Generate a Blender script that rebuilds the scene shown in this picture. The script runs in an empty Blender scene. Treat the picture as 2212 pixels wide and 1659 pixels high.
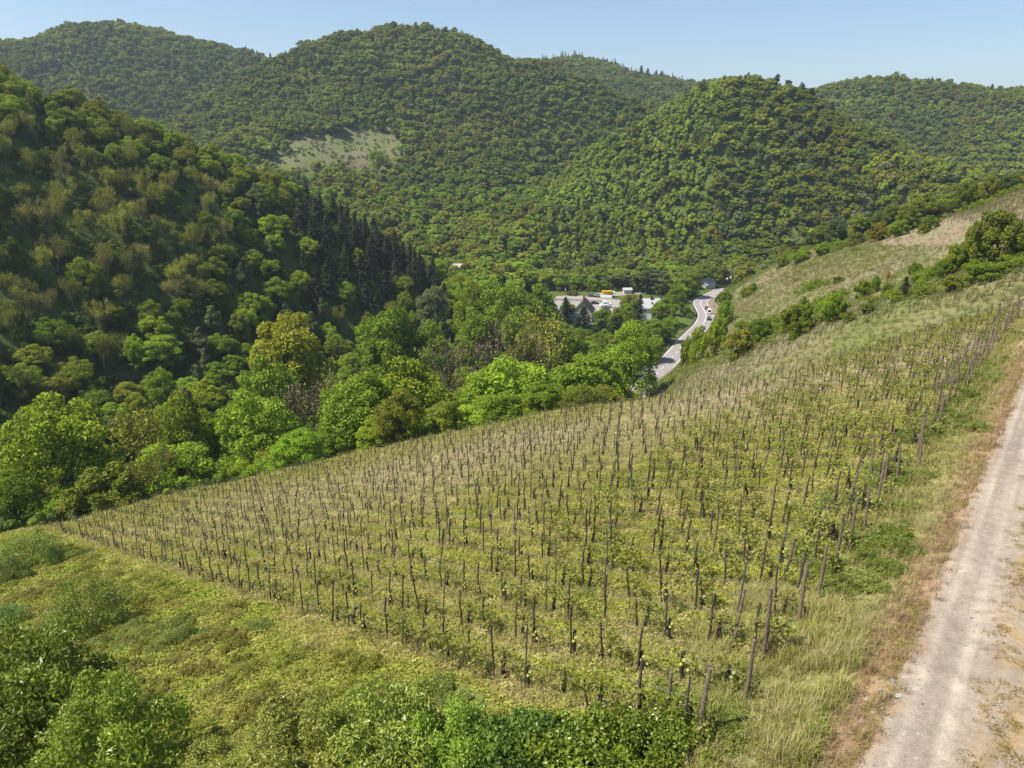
import bpy, math, random
import numpy as np
from mathutils import Vector, Matrix

sc = bpy.context.scene
COL = sc.collection
rng = np.random.default_rng(7)
random.seed(7)
R_ = math.radians

# ------------------------------------------------------------------ camera, light, exposure
PITCH = R_(18.0); FPX = 723.2
cam_d = bpy.data.cameras.new('camera'); cam = bpy.data.objects.new('camera', cam_d); COL.objects.link(cam)
cam.location = (0, 0, 0); cam.rotation_euler = (R_(90) - PITCH, 0, 0)
cam_d.sensor_fit = 'HORIZONTAL'; cam_d.sensor_width = 36.0; cam_d.lens = 36.0 * FPX / 1024.0
cam_d.clip_start = 0.2; cam_d.clip_end = 8000
sc.camera = cam
SUN_AZ = -108.0     # degrees clockwise from +Y (the view direction); negative = to the left
SUN_EL = 56.0
w = bpy.data.worlds.new('World'); sc.world = w; w.use_nodes = True
nt = w.node_tree; bg = nt.nodes['Background']
sky = nt.nodes.new('ShaderNodeTexSky'); sky.sky_type = 'NISHITA'; sky.sun_disc = False
sky.sun_elevation = R_(SUN_EL); sky.sun_rotation = R_(SUN_AZ)
sky.altitude = 0; sky.air_density = 1.0; sky.dust_density = 0.6; sky.ozone_density = 2.0
nt.links.new(sky.outputs[0], bg.inputs[0]); bg.inputs[1].default_value = 0.092
sd = bpy.data.lights.new('sun', 'SUN'); so = bpy.data.objects.new('sun', sd); COL.objects.link(so)
sd.energy = 5.0; sd.angle = R_(0.53); sd.color = (1.0, 0.94, 0.84)
so.location = (-200, 100, 300)
sv = Vector((math.sin(R_(SUN_AZ)) * math.cos(R_(SUN_EL)), math.cos(R_(SUN_AZ)) * math.cos(R_(SUN_EL)), math.sin(R_(SUN_EL))))
so.rotation_euler = (-sv).to_track_quat('-Z', 'Y').to_euler()
vs = sc.view_settings; vs.view_transform = 'Standard'; vs.look = 'None'; vs.gamma = 1; vs.exposure = 0.74
vs.use_curve_mapping = False
cy = sc.cycles; cy.max_bounces = 6; cy.diffuse_bounces = 3; cy.transmission_bounces = 3; cy.glossy_bounces = 2
cy.transparent_max_bounces = 4; cy.volume_bounces = 0; cy.use_denoising = True

# ------------------------------------------------------------------ projection maths
CP, SP = math.cos(PITCH), math.sin(PITCH)
def ray(u, v):
    a = (u - 512) / FPX; b = (384 - v) / FPX
    return a, CP + b * SP, -SP + b * CP
def azr(u, v):
    X, Y, Z = ray(u, v); h = math.hypot(X, Y)
    return math.atan2(X, Y), Z / h
def solve_v(u, ratio):
    lo, hi = -3000.0, 3000.0
    for _ in range(50):
        m = (lo + hi) / 2
        if azr(u, m)[1] > ratio: lo = m
        else: hi = m
    return lo
def proj(x, y, z):
    x = np.asarray(x, float); y = np.asarray(y, float); z = np.asarray(z, float)
    d = y * CP - z * SP; up = y * SP + z * CP
    return 512 + FPX * x / d, 384 - FPX * up / d
TX, TY = .614, .789          # direction of the farm track
NX, NY = -.789, .614         # downhill, to the left of the track
N0 = 1.3
def planeA(x, y):
    n = x * NX + y * NY; s = x * TX + y * TY
    dn = n - N0
    z = -10 - .34 * np.maximum(dn, 0) - .02 * np.minimum(dn, 0) - .07 * s + .16 * np.clip(-(n + 3.2), 0, 60) * 2.2
    return z
def hitA(u, v):
    X, Y, Z = ray(u, v); n = X * NX + Y * NY; s = X * TX + Y * TY
    den = -Z - .34 * n - .07 * s
    if den < .01: return 999
    return (10 - .34 * N0) / den * math.hypot(X, Y)
def G(u, v, z=-77.0):        # point of the level z seen at (u, v)
    X, Y, Z = ray(u, v); t = z / Z
    return X * t, Y * t

# ------------------------------------------------------------------ terrain feature lines: (u, ('v'|'z', value), r)
V = lambda v: ('v', v)
Z_ = lambda z: ('z', z)
L1 = [(u, V(v), min(hitA(u, v), 100)) for u, v in [(-160, 575), (-50, 545), (62, 527), (200, 493), (330, 465), (440, 440), (560, 415),
      (640, 405), (693, 398), (783, 377), (873, 350), (940, 330), (992, 313), (1024, 297)]] + [(1180, V(255), 105)]
L2 = [(-160, Z_(-62), 130), (0, Z_(-62), 122), (200, Z_(-60), 118), (400, Z_(-60), 125), (560, Z_(-60), 135), (640, Z_(-52), 125),
      (693, Z_(-38), 98), (783, Z_(-33), 95), (873, Z_(-30), 103), (992, Z_(-24), 112), (1024, Z_(-23), 122), (1180, Z_(-20), 140)]
L3 = [(-160, Z_(-75), 165), (0, Z_(-75), 152), (200, Z_(-75), 158), (400, Z_(-76), 180), (560, Z_(-77), 205), (620, Z_(-77), 215),
      (660, V(388), 200), (700, V(366), 190), (740, V(350), 178), (783, V(331), 172), (830, V(313), 165), (880, V(299), 158),
      (930, V(287), 150), (986, V(276), 145), (1024, V(264), 145), (1180, V(225), 150)]
L4 = [(-160, Z_(-56), 195), (0, Z_(-60), 182), (200, Z_(-68), 195), (330, Z_(-74), 230), (440, Z_(-77), 270), (560, Z_(-77), 280),
      (650, Z_(-77), 280), (700, Z_(-77), 340), (722, V(290), 400), (745, V(277), 385), (787, V(260), 342), (830, V(248), 312), (880, V(236), 286),
      (915, V(229), 272), (950, V(217), 265), (985, V(206), 262), (1024, V(190), 262), (1180, V(150), 270)]
L5 = [(-160, V(60), 290), (0, V(100), 300), (93, V(136), 300), (199, V(170), 300), (259, V(198), 300), (324, V(229), 300), (380, V(257), 305),
      (417, V(280), 312), (444, V(299), 318), (480, Z_(-77), 340), (560, Z_(-77), 380), (640, Z_(-77), 400), (700, Z_(-77), 425),
      (740, Z_(-77), 440), (787, Z_(-75), 430), (880, Z_(-66), 420), (950, Z_(-58), 400), (1024, Z_(-50), 380), (1180, Z_(-50), 380)]
L6 = [(-160, Z_(-20), 430), (0, Z_(-25), 430), (199, Z_(-40), 440), (324, Z_(-60), 430), (400, Z_(-68), 425), (444, Z_(-73), 425),
      (512, Z_(-75), 440), (600, Z_(-75), 450), (700, Z_(-75), 470), (760, Z_(-75), 480), (830, Z_(-68), 475), (900, Z_(-60), 460),
      (950, Z_(-55), 440), (1024, Z_(-45), 440), (1180, Z_(-40), 440)]
L7 = [(-160, Z_(-20), 560), (0, Z_(-20), 560), (199, V(172), 590), (259, V(176), 570), (324, V(186), 560), (400, V(200), 560), (444, V(222), 540),
      (500, V(238), 510), (540, V(232), 505), (558, V(203), 540), (579, V(176), 575), (620, V(148), 605), (657, V(122), 615), (685, V(105), 605), (722, V(94), 595),
      (759, V(90), 590), (787, V(96), 585), (810, V(104), 580), (829, V(117), 575), (847, V(133), 565), (880, V(151), 550), (907, V(170), 540),
      (944, V(187), 520), (972, V(195), 510), (1000, V(207), 500), (1040, V(225), 480), (1180, V(300), 460)]
L8 = [(-160, Z_(-15), 660), (0, Z_(-12), 660), (199, V(150), 670), (278, V(140), 670), (340, V(133), 680), (407, V(132), 690), (460, V(132), 700),
      (512, V(148), 690), (550, V(185), 670), (590, V(180), 680), (620, V(158), 700), (657, V(138), 700), (700, Z_(0), 710), (760, Z_(-5), 720),
      (830, Z_(-20), 700), (900, Z_(-40), 680), (1024, Z_(-40), 640), (1180, Z_(-40), 640)]
L9 = [(-160, Z_(-15), 740), (0, Z_(-12), 740), (80, V(160), 750), (162, V(134), 780), (208, V(105), 800), (264, V(72), 820), (296, V(58), 825), (347, V(43), 830),
      (384, V(39), 830), (430, V(42), 830), (477, V(51), 825), (509, V(63), 820), (537, V(72), 815), (579, V(86), 810), (616, V(100), 800),
      (657, V(118), 790), (700, V(135), 790), (760, Z_(10), 790), (900, Z_(-35), 760), (1024, Z_(-40), 720), (1180, Z_(-40), 720)]
L10 = [(-160, Z_(-5), 810), (0, Z_(-5), 810), (162, Z_(5), 840), (230, Z_(25), 870), (300, Z_(60), 920), (400, Z_(95), 950), (500, Z_(85), 950), (600, Z_(55), 950),
       (700, Z_(20), 930), (800, Z_(-10), 880), (900, Z_(-35), 830), (1024, Z_(-40), 800), (1180, Z_(-40), 800)]
L11 = [(-160, V(60), 1060), (0, V(46), 1060), (28, V(42), 1060), (69, V(34), 1060), (116, V(31), 1060), (162, V(33), 1060), (199, V(44), 1060), (231, V(55), 1060),
       (264, V(66), 1060), (300, V(75), 1080), (400, V(80), 1150), (500, V(72), 1220), (537, V(66), 1250), (574, V(64), 1250), (616, V(71), 1250),
       (667, V(84), 1250), (700, V(89), 1220), (740, V(94), 1150), (780, V(97), 1100), (824, V(95), 1060), (847, V(92), 1050), (893, V(87), 1050),
       (935, V(87), 1050), (972, V(92), 1050), (995, V(99), 1050), (1024, V(99), 1050), (1180, V(110), 1050)]
LINES = [L1, L2, L3, L4, L5, L6, L7, L8, L9, L10, L11]
AZN = 801; AZ = np.linspace(R_(-100), R_(100), AZN)
def smooth(a, k):
    ker = np.exp(-np.linspace(-2, 2, 2 * k + 1) ** 2); ker /= ker.sum()
    return np.convolve(np.pad(a, k, mode='edge'), ker, mode='valid')
LR, LZ = [], []
for i, L in enumerate(LINES):
    az, rr, zz = [], [], []
    for u, (kind, val), r in L:
        v = val if kind == 'v' else solve_v(u, val / r)
        A_, q = azr(u, v)
        az.append(A_); rr.append(r); zz.append(q * r)
    o = np.argsort(az); az = np.array(az)[o]; rr = np.array(rr)[o]; zz = np.array(zz)[o]
    k = 3 if i in (0, 3) else 5
    LR.append(smooth(np.interp(AZ, az, rr), k)); LZ.append(smooth(np.interp(AZ, az, zz), k))
LR.append(LR[-1] + 350); LZ.append(LZ[-1] - 90)
LR.append(LR[-1] + 1500); LZ.append(LZ[-1] - 30)
LR = np.array(LR); LZ = np.array(LZ)
RN = 420; RG = 1.2 * (3200 / 1.2) ** (np.linspace(0, 1, RN))
# value noise
_tab = rng.random((256, 256))
def vnoise(x, y):
    xi = np.floor(x).astype(int); yi = np.floor(y).astype(int); fx = x - xi; fy = y - yi
    fx = fx * fx * (3 - 2 * fx); fy = fy * fy * (3 - 2 * fy)
    g = lambda a, b: _tab[a % 256, b % 256]
    return (g(xi, yi) * (1 - fx) + g(xi + 1, yi) * fx) * (1 - fy) + (g(xi, yi + 1) * (1 - fx) + g(xi + 1, yi + 1) * fx) * fy
def fbm(x, y, o=4):
    s = 0; a = .5
    for k in range(o):
        s = s + a * (vnoise(x * 2 ** k + 17 * k, y * 2 ** k + 31 * k) - .5); a *= .5
    return s
HG = np.zeros((AZN, RN))
for i in range(AZN):
    x = RG * math.sin(AZ[i]); y = RG * math.cos(AZ[i])
    zA = planeA(x, y)
    rs = LR[:, i].copy(); zs = LZ[:, i].copy()
    for k in range(1, len(rs)):
        if rs[k] < rs[k - 1] + 6: rs[k] = rs[k - 1] + 6
    # monotone-ish smooth interpolation between feature lines
    kk = np.clip(np.searchsorted(rs, RG, side='right') - 1, 0, len(rs) - 2)
    t = np.clip((RG - rs[kk]) / (rs[kk + 1] - rs[kk]), 0, 1)
    sl = np.diff(zs) / np.diff(rs)
    tang = np.zeros(len(rs)); tang[1:-1] = np.where(sl[1:] * sl[:-1] > 0, 2 * sl[1:] * sl[:-1] / (sl[1:] + sl[:-1] + 1e-9), 0)
    tang[0] = -.3; tang[-1] = sl[-1]
    h = rs[kk + 1] - rs[kk]; t2 = t * t; t3 = t2 * t
    zz = (2 * t3 - 3 * t2 + 1) * zs[kk] + (t3 - 2 * t2 + t) * h * tang[kk] + (-2 * t3 + 3 * t2) * zs[kk + 1] + (t3 - t2) * h * tang[kk + 1]
    HG[i] = np.where(RG < rs[0], zA, zz)
XX = np.sin(AZ)[:, None] * RG[None, :]; YY = np.cos(AZ)[:, None] * RG[None, :]
RR = np.broadcast_to(RG[None, :], HG.shape)
HG += fbm(XX / 60, YY / 60, 3) * np.clip((RR - 260) / 200, 0, 1) * 28
HG += fbm(XX / 6, YY / 6, 3) * np.clip((RR - 12) / 60, 0.05, 1) * 1.0
# the road in the valley
ROADPX = [(560, 470), (600, 428), (628, 400), (640, 389.5), (656.2, 374.5), (669, 361), (683.2, 344.8), (693.3, 334), (700.8, 326.6), (704.8, 320.5), (706, 315),
          (703.2, 309), (700.5, 303.6), (702.3, 299.8), (707.5, 296.6), (713, 294.3), (719, 291), (724, 287.5)]
RD = np.array([G(u, v) for u, v in ROADPX])
def catmull(P, n):
    P = np.vstack([2 * P[0] - P[1], P, 2 * P[-1] - P[-2]]); out = []
    for i in range(1, len(P) - 2):
        for j in range(n):
            t = j / n
            out.append(.5 * ((2 * P[i]) + (-P[i - 1] + P[i + 1]) * t + (2 * P[i - 1] - 5 * P[i] + 4 * P[i + 1] - P[i + 2]) * t * t + (-P[i - 1] + 3 * P[i] - 3 * P[i + 1] + P[i + 2]) * t ** 3))
    out.append(P[-2]); return np.array(out)
RC = catmull(RD, 10)
RC[:, 0] = smooth(RC[:, 0], 4); RC[:, 1] = smooth(RC[:, 1], 4)
def road_dist(x, y):
    x = np.asarray(x, float); y = np.asarray(y, float)
    d = np.full(x.shape, 1e9); side = np.zeros(x.shape)
    for i in range(len(RC) - 1):
        p = RC[i]; q = RC[i + 1]; e = q - p; L = (e ** 2).sum()
        if L < 1e-6: continue
        t = np.clip(((x - p[0]) * e[0] + (y - p[1]) * e[1]) / L, 0, 1)
        dx = x - p[0] - t * e[0]; dy = y - p[1] - t * e[1]; dd = np.hypot(dx, dy)
        m = dd < d; d = np.where(m, dd, d); side = np.where(m, np.sign(e[0] * dy - e[1] * dx), side)   # + = left
    return d, side
m = (YY > 120) & (YY < 520) & (XX > -30) & (XX < 230)
D = np.full(HG.shape, 1e3); SD = np.zeros(HG.shape)
dd, ss = road_dist(XX[m], YY[m]); D[m] = dd; SD[m] = ss
wr = 1 - np.clip((D - 5.2) / 7, 0, 1); wr = wr * wr * (3 - 2 * wr)
HG = HG * (1 - wr) + (-77.15) * wr
# the village terrace is level
VX, VY = 48.0, 375.0
wv = 1 - np.clip((np.hypot((XX - VX) / 46, (YY - VY) / 62) - 1) / .25, 0, 1)
HG = HG * (1 - wv) + (-77.1) * wv
def H(x, y):
    x = np.asarray(x, float); y = np.asarray(y, float)
    a = (np.arctan2(x, y) - AZ[0]) / (AZ[1] - AZ[0]); r = np.hypot(x, y)
    b = np.log(np.maximum(r, 1.2) / 1.2) / math.log(3200 / 1.2) * (RN - 1)
    a = np.clip(a, 0, AZN - 1.001); b = np.clip(b, 0, RN - 1.001)
    i = a.astype(int); j = b.astype(int); fa = a - i; fb = b - j
    return (HG[i, j] * (1 - fa) + HG[i + 1, j] * fa) * (1 - fb) + (HG[i, j + 1] * (1 - fa) + HG[i + 1, j + 1] * fa) * fb
def h1(x, y): return float(H(np.array([x]), np.array([y]))[0])

# ------------------------------------------------------------------ materials
def mat(name):
    m = bpy.data.materials.new(name); m.use_nodes = True
    return m, m.node_tree, m.node_tree.nodes['Principled BSDF']
def simple(name, col, rough=.8, metal=0., noise=.0, scale=3., spec=.3, bump=0.):
    m, t, b = mat(name); b.inputs['Roughness'].default_value = rough; b.inputs['Metallic'].default_value = metal
    b.inputs['Specular IOR Level'].default_value = spec
    if noise:
        tc = t.nodes.new('ShaderNodeTexCoord'); n = t.nodes.new('ShaderNodeTexNoise'); n.inputs['Scale'].default_value = scale; n.inputs['Detail'].default_value = 6
        r = t.nodes.new('ShaderNodeMapRange'); r.inputs['From Min'].default_value = .3; r.inputs['From Max'].default_value = .7
        r.inputs['To Min'].default_value = 1 - noise; r.inputs['To Max'].default_value = 1 + noise
        mx = t.nodes.new('ShaderNodeVectorMath'); mx.operation = 'SCALE'; mx.inputs[0].default_value = col
        t.links.new(tc.outputs['Object'], n.inputs['Vector']); t.links.new(n.outputs[0], r.inputs[0]); t.links.new(r.outputs[0], mx.inputs['Scale'])
        t.links.new(mx.outputs[0], b.inputs['Base Color'])
        if bump:
            bp = t.nodes.new('ShaderNodeBump'); bp.inputs['Strength'].default_value = bump; bp.inputs['Distance'].default_value = .05
            t.links.new(n.outputs[0], bp.inputs['Height']); t.links.new(bp.outputs[0], b.inputs['Normal'])
    else:
        b.inputs['Base Color'].default_value = (*col, 1)
    return m
def leaf_material(name, use_tint=True, col=(.08, .15, .02), transl=.33, rough=.6, spec=.12, nscale=.35, namp=.28):
    m, t, b = mat(name); out = t.nodes['Material Output']
    b.inputs['Roughness'].default_value = rough; b.inputs['Specular IOR Level'].default_value = spec
    tc = t.nodes.new('ShaderNodeTexCoord'); n = t.nodes.new('ShaderNodeTexNoise'); n.inputs['Scale'].default_value = nscale; n.inputs['Detail'].default_value = 4
    r = t.nodes.new('ShaderNodeMapRange'); r.inputs['From Min'].default_value = .3; r.inputs['From Max'].default_value = .7
    r.inputs['To Min'].default_value = 1 - namp; r.inputs['To Max'].default_value = 1 + namp
    oi = t.nodes.new('ShaderNodeObjectInfo')
    r2 = t.nodes.new('ShaderNodeMapRange'); r2.inputs['To Min'].default_value = .82; r2.inputs['To Max'].default_value = 1.18
    mul = t.nodes.new('ShaderNodeMath'); mul.operation = 'MULTIPLY'
    geo = t.nodes.new('ShaderNodeNewGeometry')
    r3 = t.nodes.new('ShaderNodeMapRange'); r3.inputs['To Min'].default_value = .78; r3.inputs['To Max'].default_value = 1.22
    mul2 = t.nodes.new('ShaderNodeMath'); mul2.operation = 'MULTIPLY'
    sclr = t.nodes.new('ShaderNodeVectorMath'); sclr.operation = 'SCALE'
    if use_tint:
        at = t.nodes.new('ShaderNodeAttribute'); at.attribute_type = 'INSTANCER'; at.attribute_name = 'tint'
        t.links.new(at.outputs['Color'], sclr.inputs[0])
    else: sclr.inputs[0].default_value = col
    t.links.new(tc.outputs['Object'], n.inputs['Vector']); t.links.new(n.outputs[0], r.inputs[0])
    t.links.new(oi.outputs['Random'], r2.inputs[0]); t.links.new(geo.outputs['Random Per Island'], r3.inputs[0])
    t.links.new(r.outputs[0], mul.inputs[0]); t.links.new(r2.outputs[0], mul.inputs[1])
    t.links.new(mul.outputs[0], mul2.inputs[0]); t.links.new(r3.outputs[0], mul2.inputs[1])
    t.links.new(mul2.outputs[0], sclr.inputs['Scale'])
    t.links.new(sclr.outputs[0], b.inputs['Base Color'])
    tr = t.nodes.new('ShaderNodeBsdfTranslucent'); t.links.new(sclr.outputs[0], tr.inputs[0])
    mx = t.nodes.new('ShaderNodeMixShader'); mx.inputs[0].default_value = transl
    t.links.new(b.outputs[0], mx.inputs[1]); t.links.new(tr.outputs[0], mx.inputs[2]); t.links.new(mx.outputs[0], out.inputs[0])
    return m
M = {}
M['leaf'] = leaf_material('tree_leaves')
M['leaf_fine'] = leaf_material('shrub_leaves', rough=.38, spec=.5, nscale=1.2, transl=.35)
M['bark'] = simple('bark', (.05, .04, .03), .9, noise=.3, scale=2)
M['twig'] = simple('twigs', (.10, .082, .065), .9, noise=.2, scale=2)
M['vinewood'] = simple('vine_wood', (.04, .032, .026), .95, noise=.3, scale=12)
M['cane'] = simple('vine_cane', (.30, .235, .16), .8, noise=.25, scale=10)
M['stake'] = simple('stake_wood', (.075, .058, .044), .9, noise=.35, scale=8)
M['postwood'] = simple('post_wood', (.17, .125, .088), .85, noise=.35, scale=9, bump=.4)
M['steel'] = simple('galvanised_steel', (.09, .10, .11), .6, .3)
M['wire'] = simple('wire', (.3, .3, .3), .5, .6)

# ------------------------------------------------------------------ object helpers
def mesh_from(name, verts, faces_flat, counts, mats, mi=None, smooth_=False):
    me = bpy.data.meshes.new(name); verts = np.asarray(verts, np.float32); n = len(verts)
    me.vertices.add(n); me.vertices.foreach_set('co', verts.ravel())
    faces_flat = np.asarray(faces_flat, np.int32); counts = np.asarray(counts, np.int32)
    me.loops.add(len(faces_flat)); me.loops.foreach_set('vertex_index', faces_flat)
    me.polygons.add(len(counts)); st = np.concatenate([[0], np.cumsum(counts)[:-1]]).astype(np.int32)
    me.polygons.foreach_set('loop_start', st)
    if mi is not None: me.polygons.foreach_set('material_index', np.asarray(mi, np.int32))
    me.polygons.foreach_set('use_smooth', np.full(len(counts), bool(smooth_)))
    me.update(calc_edges=True)
    for m_ in mats: me.materials.append(m_)
    return me
class MB:
    def __init__(s): s.v = []; s.f = []; s.c = []; s.m = []; s.n = 0
    def add(s, verts, faces, mi=0):
        for f in faces: s.f.extend([i + s.n for i in f]); s.c.append(len(f)); s.m.append(mi)
        s.v.extend([tuple(p) for p in verts]); s.n += len(verts)
    def box(s, c, size, rz=0, mi=0, taper=1.0):
        hx, hy, hz = size[0] / 2, size[1] / 2, size[2] / 2; ca, sa = math.cos(rz), math.sin(rz); vs_ = []
        for z, k in ((-hz, 1), (hz, taper)):
            for x, y in ((-hx, -hy), (hx, -hy), (hx, hy), (-hx, hy)):
                x *= k; y *= k; vs_.append((c[0] + x * ca - y * sa, c[1] + x * sa + y * ca, c[2] + z))
        s.add(vs_, [(0, 3, 2, 1), (4, 5, 6, 7), (0, 1, 5, 4), (1, 2, 6, 5), (2, 3, 7, 6), (3, 0, 4, 7)], mi)
    def tube(s, pts, radii, n=6, mi=0, cap=True):
        pts = [Vector(p) for p in pts]; rings = []
        for i, p in enumerate(pts):
            d = (pts[min(i + 1, len(pts) - 1)] - pts[max(i - 1, 0)]).normalized()
            a = d.orthogonal().normalized(); b = d.cross(a)
            rings.append([p + (a * math.cos(2 * math.pi * k / n) + b * math.sin(2 * math.pi * k / n)) * radii[i] for k in range(n)])
        vs_ = [q for r in rings for q in r]; fs = []
        for i in range(len(pts) - 1):
            for k in range(n): fs.append((i * n + k, i * n + (k + 1) % n, (i + 1) * n + (k + 1) % n, (i + 1) * n + k))
        if cap: fs.append(tuple(range(n))[::-1]); fs.append(tuple((len(pts) - 1) * n + k for k in range(n)))
        s.add(vs_, fs, mi)
    def mesh(s, name, mats, smooth_=False): return mesh_from(name, s.v, s.f, s.c, mats, s.m, smooth_)
def link(name, me, parent=None, loc=(0, 0, 0), rz=0, scale=None):
    o = bpy.data.objects.new(name, me); COL.objects.link(o)
    if parent: o.parent = parent
    o.location = loc; o.rotation_euler = (0, 0, rz)
    if scale is not None: o.scale = scale
    return o
def tag(o, label, cat, group=None, kind=None):
    if label: o['label'] = label
    if cat: o['category'] = cat
    if group: o['group'] = group
    if kind: o['kind'] = kind
    return o
def empty(name, loc, rz=0, label=None, cat=None, group=None):
    o = bpy.data.objects.new(name, None); COL.objects.link(o); o.location = loc; o.rotation_euler = (0, 0, rz); o.empty_display_size = .3
    return tag(o, label, cat, group)
def structure(o): o['kind'] = 'structure'; return o

# ------------------------------------------------------------------ ground colour zones
def C(*c): return np.array(c, float)
def mixc(a, b, t): t = np.clip(t, 0, 1)[..., None]; return a * (1 - t) + b * t
n_ = XX * NX + YY * NY; s_ = XX * TX + YY * TY
q_ = .73 * XX + .68 * YY; p_ = -.68 * XX + .73 * YY
f1 = fbm(XX / 9, YY / 9, 4); f2 = fbm(XX / 2.2 + 50, YY / 2.2, 3); f3 = fbm(XX / 30 + 9, YY / 30, 3); f4 = fbm(XX / .7, YY / .7, 2)
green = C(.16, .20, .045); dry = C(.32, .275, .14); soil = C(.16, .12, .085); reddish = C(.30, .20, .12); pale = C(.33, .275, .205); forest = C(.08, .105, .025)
brown = C(.20, .165, .12)
col = np.broadcast_to(green, HG.shape + (3,)).copy()
col = mixc(col, dry, .35 + f2 * 1.6)
# upper part of the vineyard: straw coloured band
uu, vv_ = proj(XX, np.maximum(YY, .5), HG)
band = np.exp(-((YY - (58 + .05 * XX)) / 11) ** 2) * np.clip((XX + 40) / 30, 0, 1)
col = mixc(col, C(.42, .33, .22), band * 1.0 * np.clip(.8 + f1 * 2.2 + f4, 0, 1))
rows = .5 + .5 * np.cos(2 * math.pi * (q_ - 11) / 1.9)
col = mixc(col, C(.28, .23, .15), np.where((RR < 100) & (n_ > 4.5) & (q_ > 10), rows * (.5 + f1 + f2), 0))
verge = np.clip(1 - np.abs(n_ - 1.6 - f1 * 1.2) / 1.1, 0, 1)
col = mixc(col, reddish, np.where(RR < 120, verge * (1.1 + f2), 0))
trk = np.clip((N0 + .15 - n_ + f2 * .5) / .3, 0, 1) * (n_ > -4.5)
col = mixc(col, pale, np.where(RR < 150, trk, 0))
# the far slopes on the right
col = mixc(col, C(.17, .145, .12), np.exp(-((RR - LR[0][:, None] + 1.5) / 2.4) ** 2) * .9)
mB = (RR > LR[0][:, None] + 1)
colB = mixc(mixc(C(.13, .15, .045), C(.215, .185, .095), .45 + f1 * 2.0 + f2 * .7), C(.20, .165, .13), np.clip(f3 * 3, 0, 1) * .6)
col = np.where(mB[..., None], colB, col)
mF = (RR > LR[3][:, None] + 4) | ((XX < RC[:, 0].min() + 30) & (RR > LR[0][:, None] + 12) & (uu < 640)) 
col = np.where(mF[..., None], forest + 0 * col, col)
clr = np.exp(-(((uu - 342) / 66) ** 4 + ((vv_ - 149) / 20) ** 4)) * ((RR > 500) & (RR < 760))
col = mixc(col, mixc(C(.10, .13, .035), C(.145, .125, .08), .5 + 2 * fbm(XX / 14, YY / 14, 3)), np.clip(clr * 1.4, 0, 1))
ban = ((RR > 200) & (RR < 300) & (uu > 885) & (uu < 1000) & (vv_ < 246) & (vv_ > 215))
col = np.where(ban[..., None], mixc(C(.235, .165, .11), C(.20, .185, .10), .5 + 2.6 * f1 + f2), col)
topv = ((RR > 180) & (RR < 320) & (uu > 985) & (vv_ < 240))
col = np.where(topv[..., None], mixc(C(.26, .205, .15), C(.18, .16, .09), .5 + 2 * f1), col)
nearroad = (D < 16) & (D > 4)
col = np.where(nearroad[..., None], mixc(C(.06, .11, .02), C(.11, .13, .04), .5 + f1), col)
rgt = (SD < 0) & (D < 9) & (YY > 330)
col = np.where(rgt[..., None], C(.20, .165, .11) + 0 * col, col)
i0, j0 = np.meshgrid(np.arange(AZN - 1), np.arange(RN - 1), indexing='ij')
q0 = (i0 * RN + j0).ravel(); quads = np.stack([q0, q0 + RN, q0 + RN + 1, q0 + 1], 1)[:, ::-1]
gm, t, b = mat('ground')
b.inputs['Roughness'].default_value = .95; b.inputs['Specular IOR Level'].default_value = .1
at = t.nodes.new('ShaderNodeAttribute'); at.attribute_name = 'soil'
tc = t.nodes.new('ShaderNodeTexCoord')
def noise_mult(tree, coord, scale, lo, hi, detail=8):
    n = tree.nodes.new('ShaderNodeTexNoise'); n.inputs['Scale'].default_value = scale; n.inputs['Detail'].default_value = detail
    n.inputs['Roughness'].default_value = .7
    r = tree.nodes.new('ShaderNodeMapRange'); r.inputs['From Min'].default_value = .3; r.inputs['From Max'].default_value = .7
    r.inputs['To Min'].default_value = lo; r.inputs['To Max'].default_value = hi
    tree.links.new(coord, n.inputs['Vector']); tree.links.new(n.outputs[0], r.inputs[0]); return r.outputs[0], n.outputs[0]
o1, _n = noise_mult(t, tc.outputs['Object'], .6, .75, 1.3); o2, nn = noise_mult(t, tc.outputs['Object'], 6., .6, 1.4)
mm = t.nodes.new('ShaderNodeMath'); mm.operation = 'MULTIPLY'; t.links.new(o1, mm.inputs[0]); t.links.new(o2, mm.inputs[1])
sc_ = t.nodes.new('ShaderNodeVectorMath'); sc_.operation = 'SCALE'; t.links.new(at.outputs['Color'], sc_.inputs[0]); t.links.new(mm.outputs[0], sc_.inputs['Scale'])
t.links.new(sc_.outputs[0], b.inputs['Base Color'])
bp = t.nodes.new('ShaderNodeBump'); bp.inputs['Strength'].default_value = .8; bp.inputs['Distance'].default_value = .12
t.links.new(nn, bp.inputs['Height']); t.links.new(bp.outputs[0], b.inputs['Normal'])
me = mesh_from('ground', np.stack([XX, YY, HG], -1).reshape(-1, 3), quads.ravel(), np.full(len(quads), 4), [gm], smooth_=True)
ca = me.color_attributes.new('soil', 'FLOAT_COLOR', 'POINT')
ca.data.foreach_set('color', np.concatenate([col.reshape(-1, 3), np.ones((AZN * RN, 1))], 1).astype(np.float32).ravel())
structure(link('ground', me))

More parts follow.
